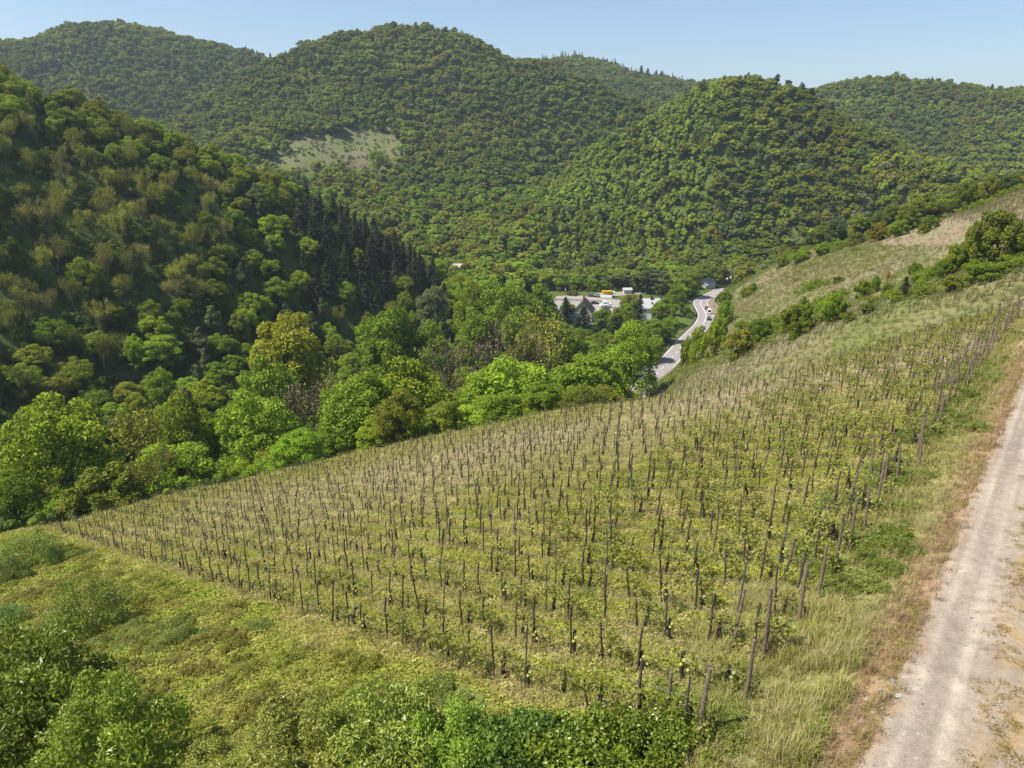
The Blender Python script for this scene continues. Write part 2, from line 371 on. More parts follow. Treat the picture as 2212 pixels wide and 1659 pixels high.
# ------------------------------------------------------------------ farm track (its own sheet with ruts)
ns = np.linspace(-4.2, 1.55, 72); ss_ = 1.5 * (140 / 1.5) ** np.linspace(0, 1, 330)
ss_ = np.concatenate([np.linspace(-4, 1.4, 20), ss_])
SS, NN = np.meshgrid(ss_, ns, indexing='ij')
tx = SS * TX + NN * NX; ty = SS * TY + NN * NY
edge = N0 + .35 * fbm(tx / 1.3, ty / 1.3, 4) * 2
tz = planeA(tx, ty) + fbm(tx / 6, ty / 6, 3) * .05
tz = np.maximum(tz, H(tx, ty)) + .03
wob = .06 * fbm(SS / 3, NN * 0, 2); rn_ = np.clip(.55 + 2.2 * fbm(SS / 4, NN * 3, 3), 0, 1.2); rut = (np.exp(-((NN - .50 - wob) / .085) ** 2) + .8 * np.exp(-((NN - .76 - wob * 1.4) / .06) ** 2)) * rn_ + .35 * np.exp(-((NN - .62) / .25) ** 2) + np.exp(-((NN + 1.75 - wob) / .16) ** 2) * rn_
tz -= .022 * rut; tz += fbm(tx / .5, ty / .5, 3) * .035; tz += .03 * np.exp(-((NN + .5) / .3) ** 2)
tz = np.where(NN > edge, tz - .04 - (NN - edge) * .5, tz)
dirt = C(.315, .255, .20)
tcol = np.broadcast_to(dirt, tx.shape + (3,)).copy()
tcol = mixc(tcol, C(.22, .18, .145), rut * .7 * (.9 + fbm(SS / 2, NN * 2, 3) * 1.4))
tcol = mixc(tcol, C(.38, .32, .26), (np.exp(-((NN - .27) / .1) ** 2) + np.exp(-((NN - .95) / .09) ** 2) + np.exp(-((NN + 1.35) / .1) ** 2)) * .6)
strip = np.exp(-(((NN + .62 + .4 * fbm(SS / 2.5, NN * 0, 2)) / .42) ** 4))
tcol = mixc(tcol, C(.30, .215, .10), strip * np.clip(.45 + 2.6 * fbm(tx / .35, ty / .35, 3), 0, 1))
tcol = mixc(tcol, C(.28, .19, .115), np.clip((NN - edge + .28) / .3, 0, 1) * np.clip(.6 + 3 * fbm(tx / .3, ty / .3, 3), 0, 1))
tcol = tcol * (1 + .35 * fbm(tx / 1.3, ty / 1.3, 4)[..., None]) * (1 + .45 * fbm(SS / 6, NN * 9, 3)[..., None]) * (1 + .3 * fbm(tx / .3, ty / .3, 3)[..., None])
a_, b_ = np.meshgrid(np.arange(len(ss_) - 1), np.arange(len(ns) - 1), indexing='ij'); q0 = (a_ * len(ns) + b_).ravel()
quads = np.stack([q0, q0 + 1, q0 + len(ns) + 1, q0 + len(ns)], 1)
tm = gm.copy(); tm.name = 'gravel_track'
for n in tm.node_tree.nodes:
    if n.bl_idname == 'ShaderNodeTexNoise':
        n.inputs['Scale'].default_value = {0: 0}.get(0) or (24. if n.inputs['Scale'].default_value > 3 else 3.)
    if n.bl_idname == 'ShaderNodeMapRange': n.inputs['To Min'].default_value = .78; n.inputs['To Max'].default_value = 1.2
    if n.bl_idname == 'ShaderNodeBump': n.inputs['Distance'].default_value = .02; n.inputs['Strength'].default_value = .6
me = mesh_from('farm_track', np.stack([tx, ty, tz], -1).reshape(-1, 3), quads.ravel(), np.full(len(quads), 4), [tm], smooth_=True)
ca = me.color_attributes.new('soil', 'FLOAT_COLOR', 'POINT')
ca.data.foreach_set('color', np.concatenate([tcol.reshape(-1, 3), np.ones((tx.size, 1))], 1).astype(np.float32).ravel())
structure(link('farm_track', me))
def HT(x, y):   # walkable height incl. track
    return H(x, y)

# ------------------------------------------------------------------ valley road, markings, guard rail
def offset_line(P, d):
    t = np.gradient(P, axis=0); t /= np.linalg.norm(t, axis=1)[:, None] + 1e-9
    return P + np.stack([-t[:, 1], t[:, 0]], 1) * d
def ribbon(name, P, d0, d1, z, m_, i0=0, i1=None):
    A = offset_line(P, d0)[i0:i1]; B = offset_line(P, d1)[i0:i1]; n = len(A)
    vs_ = [(x, y, z) for x, y in A] + [(x, y, z) for x, y in B]
    return mesh_from(name, vs_, np.array([[i, i + 1, n + i + 1, n + i] for i in range(n - 1)])[:, ::-1].ravel() if d0 < d1 else np.array([[i, i + 1, n + i + 1, n + i] for i in range(n - 1)]).ravel(), [4] * (n - 1), [m_])
M['asphalt'] = simple('asphalt', (.27, .245, .24), .9, noise=.10, scale=.5, spec=.2)
M['paint'] = simple('road_paint', (.75, .75, .73), .7)
road = structure(link('road', ribbon('road', RC, 3.9, -3.9, -77.0, M['asphalt'])))
for d in (3.45, -3.45):
    structure(link('road_edge_line', ribbon('road_edge_line', RC, d + .09, d - .09, -76.994, M['paint'])))
# resample centre line evenly for dashes
seg = np.linalg.norm(np.diff(RC, axis=0), axis=1); cum = np.concatenate([[0], np.cumsum(seg)])
def at_s(s): return np.array([np.interp(s, cum, RC[:, 0]), np.interp(s, cum, RC[:, 1])])
s_solid = cum[np.argmin(np.abs(RC[:, 1] - 325))]
mb = MB(); k = 0
s = 0.0
while s < s_solid:
    pts = np.array([at_s(s + j) for j in (0, 1.5, 3)]); o = offset_line(pts, .09); o2_ = offset_line(pts, -.09)
    mb.add([(x, y, -76.993) for x, y in o] + [(x, y, -76.993) for x, y in o2_], [(0, 3, 4, 1), (1, 4, 5, 2)])
    s += 8
structure(link('road_centre_dashes', mb.mesh('road_centre_dashes', [M['paint']])))
i_s = int(np.argmin(np.abs(cum - s_solid)))
structure(link('road_centre_line', ribbon('road_centre_line', RC, .1, -.1, -76.993, M['paint'], i_s)))

def along(name_z, d, step, s0, s1):
    out = []; s = s0
    while s < s1:
        p = at_s(s); t_ = at_s(s + .5) - at_s(s - .5); t_ /= np.linalg.norm(t_)
        out.append((p[0] - t_[1] * d, p[1] + t_[0] * d, math.atan2(t_[1], t_[0]))); s += step
    return out
gr = empty('guard_rail', (RC[40][0], RC[40][1], -77), 0, 'long galvanised guard rail following the left edge of the valley road', 'guard rail')
pts = along('', 4.7, 4.0, cum[25], cum[-1] - 30)
mb = MB(); mb.tube([(x - gr.location.x, y - gr.location.y, .62) for x, y, a in pts], [.15] * len(pts), 4)
link('rail', mb.mesh('rail', [M['steel']]), gr)
pmb = MB(); pmb.box((0, 0, .3), (.12, .1, .75)); pme = pmb.mesh('rail_post', [M['steel']])
for x, y, a in pts: link('post', pme, gr, (x - gr.location.x, y - gr.location.y + .05, 0), a)
rw = empty('retaining_wall', (RC[-40][0] + 5, RC[-40][1], -77), 0, 'low tan rock wall along the right side of the road bend', 'wall')
pts = along('', -6.6, 3.0, cum[-95], cum[-1] - 22)
wmb = MB()
for i in range(len(pts) - 1):
    (x0, y0, _), (x1, y1, _) = pts[i], pts[i + 1]
    wmb.box(((x0 + x1) / 2 - rw.location.x, (y0 + y1) / 2 - rw.location.y, .7), (math.hypot(x1 - x0, y1 - y0) + .1, .5, 2.2 + .4 * math.sin(i * 1.7)), math.atan2(y1 - y0, x1 - x0))
link('stone_face', wmb.mesh('stone_face', [simple('wall_rock', (.26, .21, .15), .95, noise=.4, scale=.8, bump=.6)]), rw)

# ------------------------------------------------------------------ foliage prototypes
def leaf_quads(P, Nrm, size, aspect=.62, r=rng, fold=False):
    n = len(P); rd = r.normal(size=(n, 3)); t1 = np.cross(Nrm, rd); t1 /= np.linalg.norm(t1, axis=1)[:, None] + 1e-9
    t2 = np.cross(Nrm, t1); L = (size * r.uniform(.65, 1.35, n))[:, None]; W = L * aspect
    if fold:
        mid = P + Nrm * W * .0
        v = np.stack([P - t1 * L * .5, P + t2 * W * .5 + Nrm * W * .25, P + t1 * L * .5, P - t2 * W * .5 + Nrm * W * .25], 1)
        f = np.arange(n)[:, None] * 4 + np.array([[0, 1, 2, 0, 2, 3]])
        return v.reshape(-1, 3), f.reshape(-1, 3)
    v = np.stack([P - t1 * L * .5, P + t2 * W * .5, P + t1 * L * .5, P - t2 * W * .5], 1)
    f = np.arange(n)[:, None] * 4 + np.array([[0, 1, 2, 3]])
    return v.reshape(-1, 3), f
def unit(v): return v / (np.linalg.norm(v, axis=-1, keepdims=True) + 1e-9)
def crown_mesh(name, H_=14., Rr=4.6, base=.22, lobes=26, n=7000, size=.4, seed=1, m_=None, top='round', flat=.8, jit=.75, fold=False, trunk=None, aspect=.62, shell=.14, lr0=(.45, .74), lr1=(.26, .42)):
    r = np.random.default_rng(seed); zc = H_ * (base + 1) / 2; hz = H_ * (1 - base) / 2
    d = unit(r.normal(size=(lobes, 3))); d[:, 2] = np.abs(d[:, 2]) * np.where(r.random(lobes) < .78, 1, -1)
    rad = r.uniform(*lr0, lobes)[:, None]
    Cc = d * rad * np.array([Rr, Rr, hz]) * 1.0
    if top == 'tall': Cc[:, :2] *= (1 - .45 * np.clip(Cc[:, 2:] / hz, 0, 1))
    Cc[:, 2] += zc
    LRd = r.uniform(*lr1, lobes) * Rr
    k = r.integers(0, lobes, int(n * 2.2)); dv = unit(r.normal(size=(len(k), 3)) + np.array([0, 0, .35]))
    rr = 1 - np.abs(r.normal(size=len(k))) * shell
    P = Cc[k] + dv * (LRd[k] * rr)[:, None] * np.array([1, 1, flat])
    # small scale clumps
    P += unit(r.normal(size=P.shape)) * (.05 * Rr) * r.random((len(k), 1))
    keep = np.ones(len(P), bool)
    for j in range(lobes):
        dj = np.linalg.norm((P - Cc[j]) / np.array([1, 1, flat]), axis=1); keep &= ~((dj < LRd[j] * .72) & (k != j) & (r.random(len(P)) < .85))
    P = P[keep]; dv = dv[keep]
    P = P[:n]; dv = dv[:n]
    Nn = unit(dv + jit * unit(r.normal(size=P.shape)) + np.array([0, 0, .25]))
    v, f = leaf_quads(P, Nn, size, aspect, r, fold)
    cnt = np.full(len(f), f.shape[1]); mi = np.zeros(len(f), int); flat_f = f.ravel()
    mats = [m_ or M['leaf']]
    if trunk:
        tm_ = trunk_builder(H_, Rr, seed, Cc)
        v = np.vstack([v, np.array(tm_.v)]); flat_f = np.concatenate([flat_f, np.array(tm_.f) + len(v) - len(tm_.v)]); cnt = np.concatenate([cnt, tm_.c]); mi = np.concatenate([mi, np.ones(len(tm_.c), int)])
        mats.append(M['bark'])
    me = mesh_from(name, v, flat_f, cnt, mats, mi)
    me['lobes'] = [float(x) for x in Cc.ravel()]
    return me, Cc
def trunk_builder(H_, Rr, seed, Cc, thick=.02):
    r = np.random.default_rng(seed + 99); mb = MB(); tr = H_ * thick
    top = (r.normal() * .3, r.normal() * .3, H_ * .72)
    mid = (r.normal() * .2, r.normal() * .2, H_ * .36)
    mb.tube([(0, 0, -.8), (0, 0, .2), mid, top], [tr * 1.4, tr * 1.1, tr * .8, tr * .3], 7)
    for j in r.permutation(len(Cc))[:12]:
        z0 = r.uniform(.22, .55) * H_; c = Cc[j]
        if c[2] < z0: z0 = c[2] * .7
        p0 = np.array([mid[0] * z0 / (H_ * .36), mid[1] * z0 / (H_ * .36), z0]); p1 = p0 + (c - p0) * .55 + np.array([0, 0, .4])
        mb.tube([p0, p1, c], [tr * .45, tr * .3, tr * .1], 5)
    return mb
def bare_tree_mesh(name, H_=13., Rr=3.5, seed=1, fine=1, nleaf=500, up=.6, m_=None):
    """branching skeleton that grows dense fine twigs, optional young leaves"""
    r = np.random.default_rng(seed); mb = MB(); tips = []
    def grow(p, d, L, rad, lev):
        segs = 2 if lev > 2 else 3; pts = [p]; rads = [rad]
        for i in range(segs):
            d = unit(d + r.normal(size=3) * .16 + np.array([0, 0, .06])); p = p + d * L / segs; pts.append(p); rads.append(max(rad * (1 - .45 * (i + 1) / segs), .022))
        mb.tube(pts, rads, 6 if lev == 0 else (4 if lev < 3 else 3), cap=False)
        if lev >= 5: tips.append(p); return
        if lev >= 3: tips.append(p)
        nb = 3 if lev in (1, 2, 3) else (5 if lev == 0 else 2)
        for j in range(nb):
            q = pts[-1] if j < 2 else pts[r.integers(1, len(pts))]
            side = unit(r.normal(size=3)); nd = unit(d * up + side * .62 + np.array([0, 0, .22]))
            grow(q, nd, L * r.uniform(.6, .8), rads[-1] * .68, lev + 1)
    grow(np.array([0, 0, -.5]), np.array([0, 0, 1.]), H_ * .36, H_ * .016, 0)
    T = np.array(tips); v = np.array(mb.v); s = H_ / v[:, 2].max(); v *= s; T = T * s
    v2, f2_ = v, np.array(mb.f); wood = mesh_from(name + '_wood', v, mb.f, mb.c, [M['twig']])
    k = r.integers(0, len(T), nleaf); P = T[k] + r.normal(size=(nleaf, 3)) * .4 * H_ / 13
    lv, lf = leaf_quads(P, unit(r.normal(size=(nleaf, 3)) + [0, 0, .6]), .33 * H_ / 13, .6, r)
    leaves = mesh_from(name + '_leaves', lv, lf.ravel(), np.full(len(lf), 4), [m_ or M['leaf']])
    return wood, leaves
def conifer_mesh(name, H_=16., Rr=3.0, seed=1, n=3500, size=.45, m_=None, ragged=.25):
    r = np.random.default_rng(seed); P = []; Nn = []
    lev = int(H_ * 1.5)
    for i in range(lev):
        f = i / lev; z = H_ * (.12 + .86 * f); rad = Rr * (1 - f) ** .85 * r.uniform(1 - ragged, 1 + ragged) + .12
        nb = int(7 + 6 * (1 - f))
        for b_i in range(nb):
            a = r.uniform(0, 2 * math.pi); L = rad * r.uniform(.7, 1.15); m_n = max(3, int(n / (lev * nb) * (1.6 - 1.1 * f)))
            tt = r.random(m_n) ** .7 * L
            P.append(np.stack([np.cos(a) * tt, np.sin(a) * tt, z - tt * .28 + r.normal(size=m_n) * .12], 1) + r.normal(size=(m_n, 3)) * .14)
            Nn.append(unit(np.array([[np.cos(a) * .4, np.sin(a) * .4, .8]]) + r.normal(size=(m_n, 3)) * .5))
    P = np.vstack(P); Nn = np.vstack(Nn)
    v, f = leaf_quads(P, Nn, size, .42, r)
    leaves = mesh_from(name, v, f.ravel(), np.full(len(f), 4), [m_ or M['leaf']])
    mb = MB(); mb.tube([(0, 0, -.8), (0, 0, H_ * .5), (0, 0, H_ * .98)], [H_ * .016, H_ * .01, .02], 6); return leaves, mb.mesh(name + '_trunk', [M['bark']])
def join_meshes(name, ms, mats):
    vs_ = []; fs = []; cs = []; mi = []; n = 0
    for k, me in enumerate(ms):
        a = np.empty(len(me.vertices) * 3, np.float32); me.vertices.foreach_get('co', a); vs_.append(a.reshape(-1, 3))
        l = np.empty(len(me.loops), np.int32); me.loops.foreach_get('vertex_index', l); fs.append(l + n)
        c = np.empty(len(me.polygons), np.int32); me.polygons.foreach_get('loop_total', c); cs.append(c); mi.append(np.full(len(c), k)); n += len(a) // 3
    return mesh_from(name, np.vstack(vs_), np.concatenate(fs), np.concatenate(cs), mats, np.concatenate(mi))

# near prototypes: kind -> list of (crown mesh, trunk mesh, H, R)
PRO = {'bush': [], 'round': [], 'slim': [], 'sparse': [], 'bare': [], 'conifer': [], 'pine': []}
for i in range(6):
    H0 = 14; R0 = [4.8, 5.2, 4.4, 5.0, 4.6, 5.4][i]
    me, Cc = crown_mesh('crown_leaves', H0, R0, .05, [80, 95, 70, 85, 100, 75][i], 17000, .31, 20 + i, flat=.75, jit=1.0, shell=.22, lr0=(.5, .86), lr1=(.16, .28))
    PRO['round'].append((me, trunk_builder(H0, R0, 20 + i, Cc).mesh('tree_trunk', [M['bark']]), H0, R0))
for i in range(4):
    me, Cc = crown_mesh('bush_crown', 5, 3.0, -.12, [60, 75, 50, 66][i], 11000, .25, 40 + i, flat=.85, jit=1.0, shell=.2, lr0=(.45, .95), lr1=(.15, .28))
    PRO['bush'].append((me, trunk_builder(5, 3.0, 40 + i, Cc).mesh('bush_stems', [M['bark']]), 5, 3.0))
for i in range(3):
    me, Cc = crown_mesh('slim_crown', 15, 2.9, .08, 60, 9000, .28, 50 + i, top='tall', flat=1.1, jit=1.0, lr0=(.4, .95), lr1=(.16, .3))
    PRO['slim'].append((me, trunk_builder(15, 2.9, 50 + i, Cc).mesh('slim_trunk', [M['bark']]), 15, 2.9))
for i in range(4):
    a, b_ = bare_tree_mesh('sparse', 13, 3.5, 70 + i, nleaf=2600, up=1.1)
    PRO['sparse'].append((b_, a, 13, 3.4))
for i in range(3):
    a, b_ = bare_tree_mesh('bare', 13, 4.0, 90 + i, nleaf=1100, up=.75)
    PRO['bare'].append((b_, a, 13, 4.0))
for i in range(3):
    a, b_ = conifer_mesh('needles', 16, 3.1, 110 + i, 5200, .5, ragged=.35)
    PRO['conifer'].append((a, b_, 16, 3.1))
for i in range(2):
    me, Cc = crown_mesh('pine_crown', 15, 3.1, .26, 40, 6500, .34, 130 + i, flat=.6, jit=1.2, top='tall', lr0=(.3, .95), lr1=(.2, .34))
    PRO['pine'].append((me, trunk_builder(15, 3.1, 130 + i, Cc).mesh('pine_trunk', [M['bark']]), 15, 3.1))

# ---- geometry-node scatter for what nobody could count
PROTO_COLL = {}
def proto_collection(name, meshes):
    c = bpy.data.collections.new(name)
    for i, me in enumerate(meshes):
        o = bpy.data.objects.new('%s_%03d' % (name, i), me); c.objects.link(o)
    return c
def scatter(name, pts, rotz, scl, idx, tint, meshes, tilt=None, label=None, cat=None):
    n = len(pts); me = bpy.data.meshes.new(name); me.vertices.add(n); me.vertices.foreach_set('co', np.asarray(pts, np.float32).ravel())
    rot = np.zeros((n, 3), np.float32); rot[:, 2] = rotz
    if tilt is not None: rot[:, :2] = tilt
    a = me.attributes.new('rot', 'FLOAT_VECTOR', 'POINT'); a.data.foreach_set('vector', rot.ravel())
    scl = np.asarray(scl, np.float32); scl = np.stack([scl] * 3, 1) if scl.ndim == 1 else scl
    a = me.attributes.new('scl', 'FLOAT_VECTOR', 'POINT'); a.data.foreach_set('vector', scl.astype(np.float32).ravel())
    a = me.attributes.new('idx', 'INT', 'POINT'); a.data.foreach_set('value', np.asarray(idx, np.int32))
    a = me.attributes.new('tint', 'FLOAT_VECTOR', 'POINT'); a.data.foreach_set('vector', np.asarray(tint, np.float32).ravel())
    o = link(name, me); ng = bpy.data.node_groups.new(name + '_nodes', 'GeometryNodeTree')
    ng.interface.new_socket('Geometry', in_out='INPUT', socket_type='NodeSocketGeometry'); ng.interface.new_socket('Geometry', in_out='OUTPUT', socket_type='NodeSocketGeometry')
    N = ng.nodes; gi = N.new('NodeGroupInput'); go = N.new('NodeGroupOutput'); ip = N.new('GeometryNodeInstanceOnPoints'); ci = N.new('GeometryNodeCollectionInfo')
    ci.inputs['Collection'].default_value = proto_collection(name + '_kinds', meshes); ci.inputs['Separate Children'].default_value = True; ci.inputs['Reset Children'].default_value = True
    def attr(nm, ty):
        x = N.new('GeometryNodeInputNamedAttribute'); x.data_type = ty; x.inputs['Name'].default_value = nm; return x.outputs['Attribute']
    L = ng.links
    mp = N.new('GeometryNodeMeshToPoints'); L.new(gi.outputs[0], mp.inputs['Mesh']); L.new(mp.outputs[0], ip.inputs['Points'])
    L.new(ci.outputs[0], ip.inputs['Instance']); ip.inputs['Pick Instance'].default_value = True
    L.new(attr('idx', 'INT'), ip.inputs['Instance Index'])
    er = N.new('FunctionNodeEulerToRotation'); L.new(attr('rot', 'FLOAT_VECTOR'), er.inputs[0]); L.new(er.outputs[0], ip.inputs['Rotation'])
    L.new(attr('scl', 'FLOAT_VECTOR'), ip.inputs['Scale']); L.new(ip.outputs[0], go.inputs[0])
    mod = o.modifiers.new('scatter', 'NODES'); mod.node_group = ng
    o['kind'] = 'stuff'
    if label: o['label'] = label
    if cat: o['category'] = cat
    return o

# ------------------------------------------------------------------ trees: collect every tree, then split
# each tree: x, y, height, radius, kind, tint, label, group, name
T_YG = C(.245, .31, .02); T_GR = C(.185, .26, .02); T_DK = C(.12, .15, .022); T_MID = C(.185, .215, .024); T_OL = C(.235, .25, .03); T_BR = C(.19, .145, .075)
T_SIL = C(.21, .25, .085); T_CON = C(.055, .075, .03); T_CBR = C(.072, .075, .038)
trees = []
def place(u, vtop, r, wpx, kind, tint, label, name='broadleaf_tree', group=None, z_off=0):
    A_, q = azr(u, vtop); x, y = r * math.sin(A_), r * math.cos(A_); g = h1(x, y)
    Ht = max(q * r - g, 2.5); Rr = wpx / 2 / FPX * (y * CP - q * r * SP)
    if kind == 'round' and Ht < 2.1 * Rr: kind = 'bush'
    trees.append(dict(x=x, y=y, z=g + z_off, H=Ht, R=Rr, kind=kind, tint=tint, label=label, name=name, group=group, hand=True))
D2 = 1 / 2.1602
def pl(xd, yd, r, wd, kind, tint, label, name='broadleaf_tree', **k): place(xd * D2, yd * D2, r, wd * D2, kind, tint, label, name, **k)
pl(90, 838, 116, 260, 'round', T_YG * .95, 'broad yellow-green tree at the left picture edge beyond the vineyard corner')
pl(12, 1010, 100, 130, 'round', T_GR, 'bright green tree cut by the left edge, below the broad yellow-green one')
pl(215, 1012, 98, 170, 'round', T_MID, 'low dull green tree crowding the far left corner of the vineyard')
pl(290, 1030, 104, 120, 'round', T_MID * .9, 'low dark green bushy tree just right of the vineyard corner')
pl(275, 885, 130, 150, 'sparse', T_OL, 'thin olive-brown half-leafed tree between two yellow-green trees')
pl(390, 845, 124, 165, 'round', T_YG * C(.9, .88, 1), 'yellowish loose-crowned tree standing behind a small bright green tree')
pl(372, 945, 106, 190, 'round', T_GR * 1.1, 'small rounded bright green tree at the lower vineyard edge')
pl(545, 826, 115, 195, 'round', T_GR * 1.25, 'tall bright green tree left of the brown leafless one')
pl(690, 800, 116, 130, 'bare', T_BR * 1.15, 'brown leafless tree squeezed between bright green trees above the vineyard', 'bare_tree')
pl(768, 792, 112, 205, 'round', T_GR * 1.3, 'bright green tree leaning out over the vineyard edge, right of the brown leafless one')
pl(885, 758, 118, 205, 'round', T_YG, 'large yellow-green rounded tree above the middle of the vineyard edge')
pl(700, 930, 104, 90, 'round', T_GR, 'small green sapling tree at the foot of the tree row')
pl(1015, 820, 124, 150, 'round', T_GR * 1.15, 'low green tree at the left foot of the big central broadleaf')
pl(1108, 752, 128, 240, 'round', T_GR * 1.2, 'biggest bright green dome-shaped tree in the row above the vineyard')
pl(1268, 745, 146, 185, 'round', T_GR * 1.15, 'round bright green tree nearest to the shaded stretch of road')
pl(1345, 815, 150, 110, 'round', T_YG * .85, 'olive-green tree whose crown overhangs the road edge')
pl(1210, 850, 138, 60, 'slim', T_YG * 1.25, 'slender pale yellow tree glowing between two green domes', 'slender_tree')
pl(1368, 692, 188, 125, 'round', T_GR * 1.3, 'round vivid green tree left of the guard rail')
pl(1240, 703, 200, 90, 'round', T_GR * .7, 'compact deep green tree in front of the conifers by the houses')
pl(1180, 678, 195, 130, 'sparse', T_OL * 1.1, 'tall pale olive tree just coming into leaf')
pl(1072, 676, 172, 130, 'bare', T_BR * 1.15, 'tallest brown bare tree standing amid the valley wood', 'bare_tree')
pl(1000, 740, 158, 120, 'bare', T_BR * 1.1, 'low spreading brown bare tree in the valley wood', 'bare_tree')
pl(960, 800, 150, 90, 'bare', T_OL, 'small bare shrub-like tree with few leaves behind the dome trees', 'bare_tree')
pl(925, 690, 195, 120, 'round', T_GR * 1.1, 'mid green rounded tree left of the tallest bare tree')
pl(840, 640, 195, 170, 'round', T_GR * 1.05, 'broad light green tree crowning the valley wood')
pl(1130, 700, 170, 80, 'round', T_MID, 'dull green tree right of the tallest bare tree')
pl(605, 650, 172, 200, 'round', T_YG * C(1.08, .92, 1) *  C(.95, .93, 1), 'large golden-green crown at the foot of the left hillside')
pl(560, 740, 150, 170, 'round', T_GR, 'green tree under the golden-green crown')
pl(1440, 640, 330, 60, 'round', T_GR, 'green tree directly right of the white house')
pl(1462, 612, 352, 46, 'round', T_GR, 'tall green tree between the white house and the road bend')
pl(1448, 680, 300, 46, 'round', T_GR * .95, 'green tree on the bank inside the road bend')
pl(1412, 720, 270, 60, 'round', T_GR * 1.05, 'leafy green tree below the white house')
pl(1362, 748, 245, 70, 'round', T_MID, 'dark leafy tree behind the vivid green one at the guard rail')
pl(1495, 578, 400, 50, 'round', T_MID, 'rounded green tree behind the road bend, left one of a pair')
pl(1550, 572, 440, 56, 'round', T_MID, 'rounded green tree behind the road bend beside the small grey-roofed house')
pl(1605, 572, 440, 48, 'round', T_SIL * .8, 'grey-green fluffy tree right of the small grey-roofed house')
pl(1338, 665, 320, 55, 'round', T_YG * .8, 'light green tree in front of the car park')
pl(1362, 640, 345, 50, 'round', T_OL * .8, 'brownish green tree left of the white house')
pl(1237, 628, 398, 30, 'round', T_OL * .8, 'small round brownish tree on the car park beside the street lamp')
for (xd, yd, r, wd) in ((1222, 640, 330, 42), (1262, 660, 312, 60), (1300, 690, 300, 60), (1330, 682, 305, 50), (1385, 632, 318, 34)):
    pl(xd, yd, r, wd, 'conifer', T_CON * .9, {1222: 'slim dark conifer left of the grey gabled house', 1262: 'dark pointed spruce in front of the grey gable',
       1300: 'low dark spruce below the car park', 1330: 'ragged dark spruce below the low annex', 1385: 'tall thin dark spruce in front of the white house wall'}[xd], 'spruce_tree')
for i, (xd, yd, r, wd) in enumerate(((1330, 588, 415, 40), (1352, 582, 412, 44), (1378, 584, 410, 42), (1400, 574, 406, 46), (1424, 576, 402, 46), (1310, 594, 420, 30), (1440, 584, 398, 36))):
    pl(xd, yd, r, wd, 'pine', T_SIL * .75, 'tall grey-green pine in the clump behind the white house', 'pine_tree', group='pines behind the white house')
pl(1080, 582, 262, 130, 'round', T_GR * 1.2, 'bright green tree at the centre of the valley, left of the car park')
pl(1160, 606, 262, 110, 'round', T_GR * 1.1, 'bright green tree bordering the left end of the car park')
pl(1020, 600, 262, 100, 'round', T_YG * .9, 'light yellow-green tree left of the central green one')
pl(1030, 655, 230, 110, 'round', T_GR * 1.1, 'leafy green tree in front of the central valley trees')
pl(1120, 650, 228, 100, 'round', T_GR * 1.0, 'green tree below the left end of the car park')
pl(930, 605, 270, 80, 'round', T_SIL * .8, 'pale grey-green tree against the dark spruces')
pl(1300, 668, 322, 44, 'round', T_GR, 'small green tree between the grey gabled house and the annex')
pl(1225, 650, 335, 40, 'round', T_MID, 'dull green tree at the left of the grey gabled house')
pl(1352, 655, 330, 44, 'round', T_GR * 1.05, 'bright little tree right of the low annex')
pl(1425, 655, 325, 44, 'round', T_MID, 'green tree hiding the right end of the white house')
# bushes and small trees on the right hand slope
def hitT(u, v, r0=60, r1=700):
    A_, q = azr(u, v); rr = np.arange(r0, r1, .5); z = H(rr * math.sin(A_), rr * math.cos(A_)); m_ = np.nonzero(z >= q * rr)[0]
    return float(rr[m_[0]]) if len(m_) else None
def base_place(u, vt, vb, w_, kind, tint, label, name='shrub', r0=100):
    r = hitT(u, vb, r0) or 160
    A_, q = azr(u, vb); Rr = w_ / 2 / FPX * (r * math.cos(A_) * CP - q * r * SP); A2, q2 = azr(u, vt); Ht = max((q2 - q) * r, 1.2)
    if kind == 'round': kind = 'bush'
    trees.append(dict(x=r * math.sin(A_), y=r * math.cos(A_), z=q * r - .2, H=Ht, R=Rr, kind=kind, tint=tint, label=label, name=name, group=None, hand=True))
def b4(x, y0, y1, w_, *a, **k): base_place((2600 + x / 1.784) / 3.75, (1000 + y0 / 1.784) / 3.75, (1000 + y1 / 1.784) / 3.75, w_ / 6.69, *a, **k)
def b5(x, y0, y1, w_, *a, **k): base_place((3300 + x / 3.319) / 3.75, (600 + y0 / 3.319) / 3.75, (600 + y1 / 3.319) / 3.75, w_ / 12.45, *a, **k)
def b3(x, y0, y1, w_, *a, **k): base_place((2500 + x / 1.58) / 3.75, (200 + y0 / 1.58) / 3.75, (200 + y1 / 1.58) / 3.75, w_ / 5.925, *a, **k)
b4(25, 405, 650, 130, 'round', T_YG * 1.15, 'bright shrubby tree at the vineyard end of the roadside clump')
b4(-45, 450, 670, 110, 'round', T_YG * 1.05, 'bright shrub leaning over the straight road')
b4(120, 380, 620, 130, 'round', T_YG, 'tall bright shrub in the middle of the roadside clump')
b4(205, 158, 255, 105, 'round', T_GR * 1.2, 'round green tree on the bank beside the road bend', r0=200)
b4(215, 230, 400, 120, 'round', T_GR * 1.15, 'taller green tree below the one on the bank by the bend', r0=150)
b4(170, 330, 520, 120, 'round', T_YG, 'yellow-green tree behind the roadside clump', r0=150)
b4(290, 420, 610, 215, 'round', T_OL * .95, 'grey-green dense shrub beside the roadside clump')
b4(440, 335, 505, 185, 'round', T_GR * .85, 'round deep green shrub at the right end of the roadside clump')
b4(330, 360, 420, 110, 'round', T_YG * .9, 'low light shrub behind the round deep green one')
b4(685, 235, 472, 235, 'round', T_YG * .75, 'wide olive-green shrub above the second vineyard')
b4(735, 190, 300, 80, 'slim', T_GR, 'green sapling shrub behind the wide olive one')
